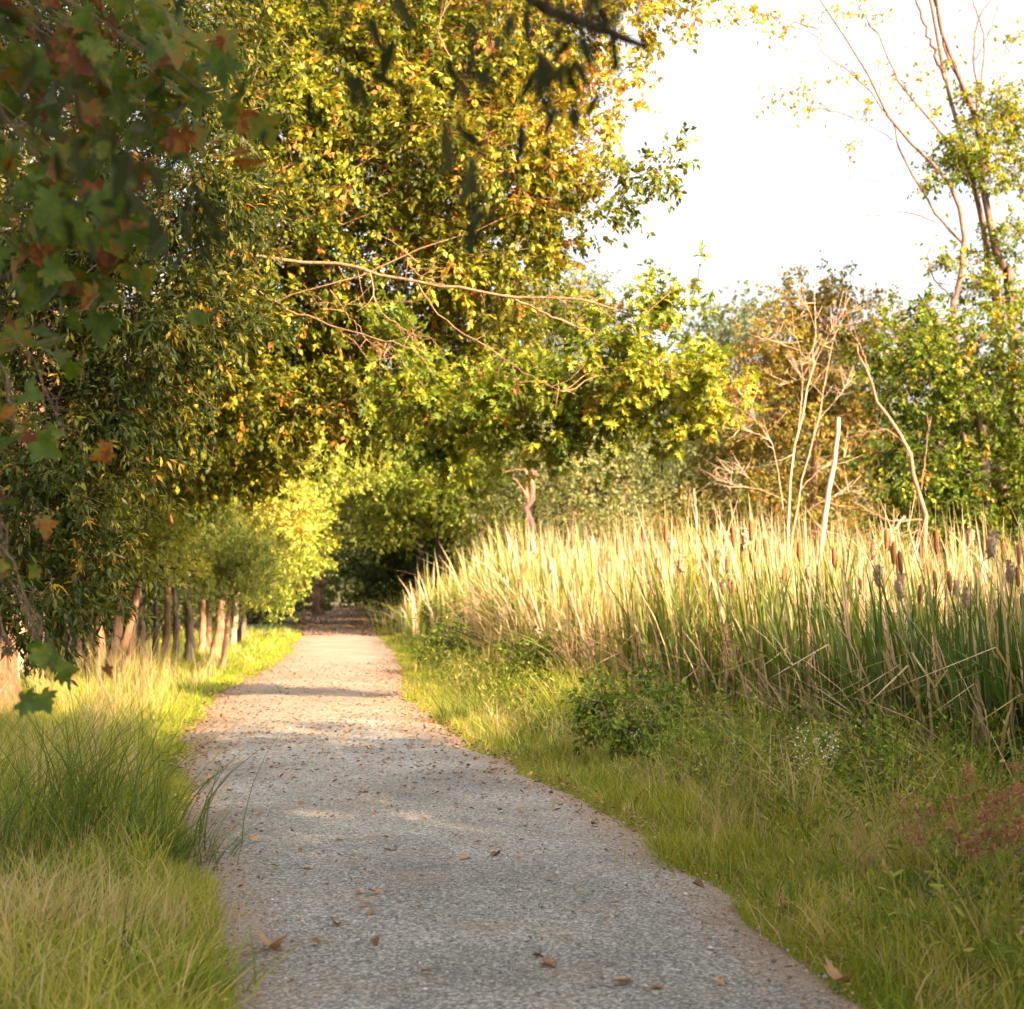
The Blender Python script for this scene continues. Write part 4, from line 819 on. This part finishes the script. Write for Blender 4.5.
oc = np.array([(1, 0, 0), (0, 1, 0), (-1, 0, 0), (0, -1, 0), (0, 0, .7), (0, 0, -.5)], float); of = np.array([[0, 1, 4], [1, 2, 4], [2, 3, 4], [3, 0, 4], [1, 0, 5], [2, 1, 5], [3, 2, 5], [0, 3, 5]])
sz = .0034 * np.exp(np.clip(rng.normal(0, .6, n), -1.2, 1.6)); u = (x - left_x(y)) / (right_x(y) - left_x(y))
v = np.stack([x, y, .032 + .025 * np.sin(u * math.pi) + .006 * np.sin(x * 3 + y * 1.1) + sz * .3], -1)[:, None] + sz[:, None, None] * (oc[None] * rng.uniform(.6, 1.4, (n, 6, 1)) @ np.array([[.8, .6, 0], [-.6, .8, 0], [0, 0, 1]]))
m.add(v.reshape(-1, 3), [((np.arange(n) * 6)[:, None, None] + of[None]).reshape(-1, 3)], np.repeat(rng.uniform(0, 1, n), 6))
st_m, nt, N, L = new_mat('loose stones'); a = N.new('ShaderNodeAttribute'); a.attribute_name = 'tint'
rp = ramp(N, [(0, (.09, .085, .08)), (.5, (.24, .22, .2)), (1, (.5, .46, .42))]); L.new(a.outputs['Fac'], rp.inputs[0]); p_ = N.new('ShaderNodeBsdfPrincipled'); p_.inputs['Roughness'].default_value = .85; L.new(rp.outputs[0], p_.inputs['Base Color'])
o_ = N.new('ShaderNodeOutputMaterial'); L.new(p_.outputs[0], o_.inputs[0])
tag(m.build('gravel', st_m), kind='stuff')

def fallen(kind, size, tint, seed):
    rng = np.random.default_rng(seed); m = MB(); leaves(m, np.zeros((1, 3)), np.array([[0, 1., 0]]), np.array([[0.1, 0, 1.]]), size, np.array([tint]), kind)
    o = m.build('fallen_leaf', M['litter']); tag(o, 'dry brown leaf lying on the gravel path', 'leaf', 'fallen leaves on the path'); return o
src_l = [fallen('oak', .1, .6, 1), fallen('broad', .08, .3, 2), fallen('sycamore', .1, .85, 3)]
named = [(272, 950, 2, 1.3, 'curled tan leaf, largest on the near left of the path'), (690, 887, 1, 1.0, 'reddish brown leaf near the right edge of the path'), (828, 984, 2, 1.1, 'pale tan leaf at the bottom right, where path meets grass'), (770, 913, 0, 1.2, 'dark curled leaf on the right margin of the gravel'),
         (340, 927, 0, .9, 'flat tan leaf beyond the largest leaf on the near path'), (375, 943, 1, .9, 'small orange brown leaf right of the largest leaf'), (500, 857, 1, 1.2, 'dark leaf in the middle of the shaded gravel'), (540, 968, 0, .8, 'small pale leaf at the bottom centre of the path')]
us = set()
for px, py, k, s, lb in named:
    g = gp(px, py); g[2] = .062
    if k in us: o = src_l[k].copy(); C.objects.link(o)
    else: o = src_l[k]; us.add(k)
    o.location = g; o.rotation_euler = (rng.normal(0, .15), rng.normal(0, .15), rng.uniform(0, 6.28)); o.scale = (s, s, s * 2.6); o['label'] = lb
for _ in range(70):
    y = 5.6 * (20 / 5.6)**rng.uniform(0, 1); x = float(left_x(y) + (right_x(y) - left_x(y)) * rng.uniform(.03, .97)); o = src_l[rng.integers(0, 3)].copy(); C.objects.link(o)
    o.location = (x, y, .064); o.rotation_euler = (rng.normal(0, .2), rng.normal(0, .2), rng.uniform(0, 6.28)); s = rng.uniform(.4, .8); o.scale = (s, s, s); o['label'] = 'dry brown leaf lying on the gravel path'

# ------------------------------------------------------------------ light, sky, camera
w = bpy.data.worlds.new('World'); bpy.context.scene.world = w; w.use_nodes = True
N, L = w.node_tree.nodes, w.node_tree.links
bg = N['Background']; sk = N.new('ShaderNodeTexSky'); sk.sky_type = 'NISHITA'; sk.sun_disc = False
sk.sun_elevation = SUN_EL; sk.sun_rotation = SUN_AZ; sk.dust_density = 8; sk.air_density = 1.0; sk.ozone_density = .4
hs = N.new('ShaderNodeHueSaturation'); hs.inputs['Saturation'].default_value = .08; L.new(sk.outputs[0], hs.inputs['Color']); L.new(hs.outputs[0], bg.inputs[0]); bg.inputs[1].default_value = .128
sl = bpy.data.lights.new('sun', 'SUN'); sl.energy = 4.8; sl.angle = R(.6); sl.color = (1, .73, .42)
so = bpy.data.objects.new('sun', sl); C.objects.link(so)
sd = Vector((math.sin(SUN_AZ) * math.cos(SUN_EL), math.cos(SUN_AZ) * math.cos(SUN_EL), math.sin(SUN_EL)))
so.rotation_euler = (-sd).to_track_quat('-Z', 'Y').to_euler(); so.location = (0, 0, 30)

cd = bpy.data.cameras.new('camera'); cam = bpy.data.objects.new('camera', cd); C.objects.link(cam)
cam.location = (0, 0, CAMZ); cam.rotation_euler = (math.pi / 2 + PITCH, 0, 0)
cd.sensor_width = 36; cd.sensor_fit = 'HORIZONTAL'; cd.lens = F * 36 / 1024; cd.clip_end = 3000
cd.dof.use_dof = True; cd.dof.focus_distance = 10; cd.dof.aperture_fstop = 3.2
sc = bpy.context.scene; sc.camera = cam
sc.view_settings.view_transform = 'Standard'; sc.view_settings.look = 'None'; sc.view_settings.exposure = 2.22; sc.view_settings.gamma = 1
sc.render.engine = 'CYCLES'
sc.cycles.max_bounces = 6; sc.cycles.diffuse_bounces = 3; sc.cycles.glossy_bounces = 2; sc.cycles.transmission_bounces = 4; sc.cycles.use_denoising = True
sc.cycles.sample_clamp_indirect = 4
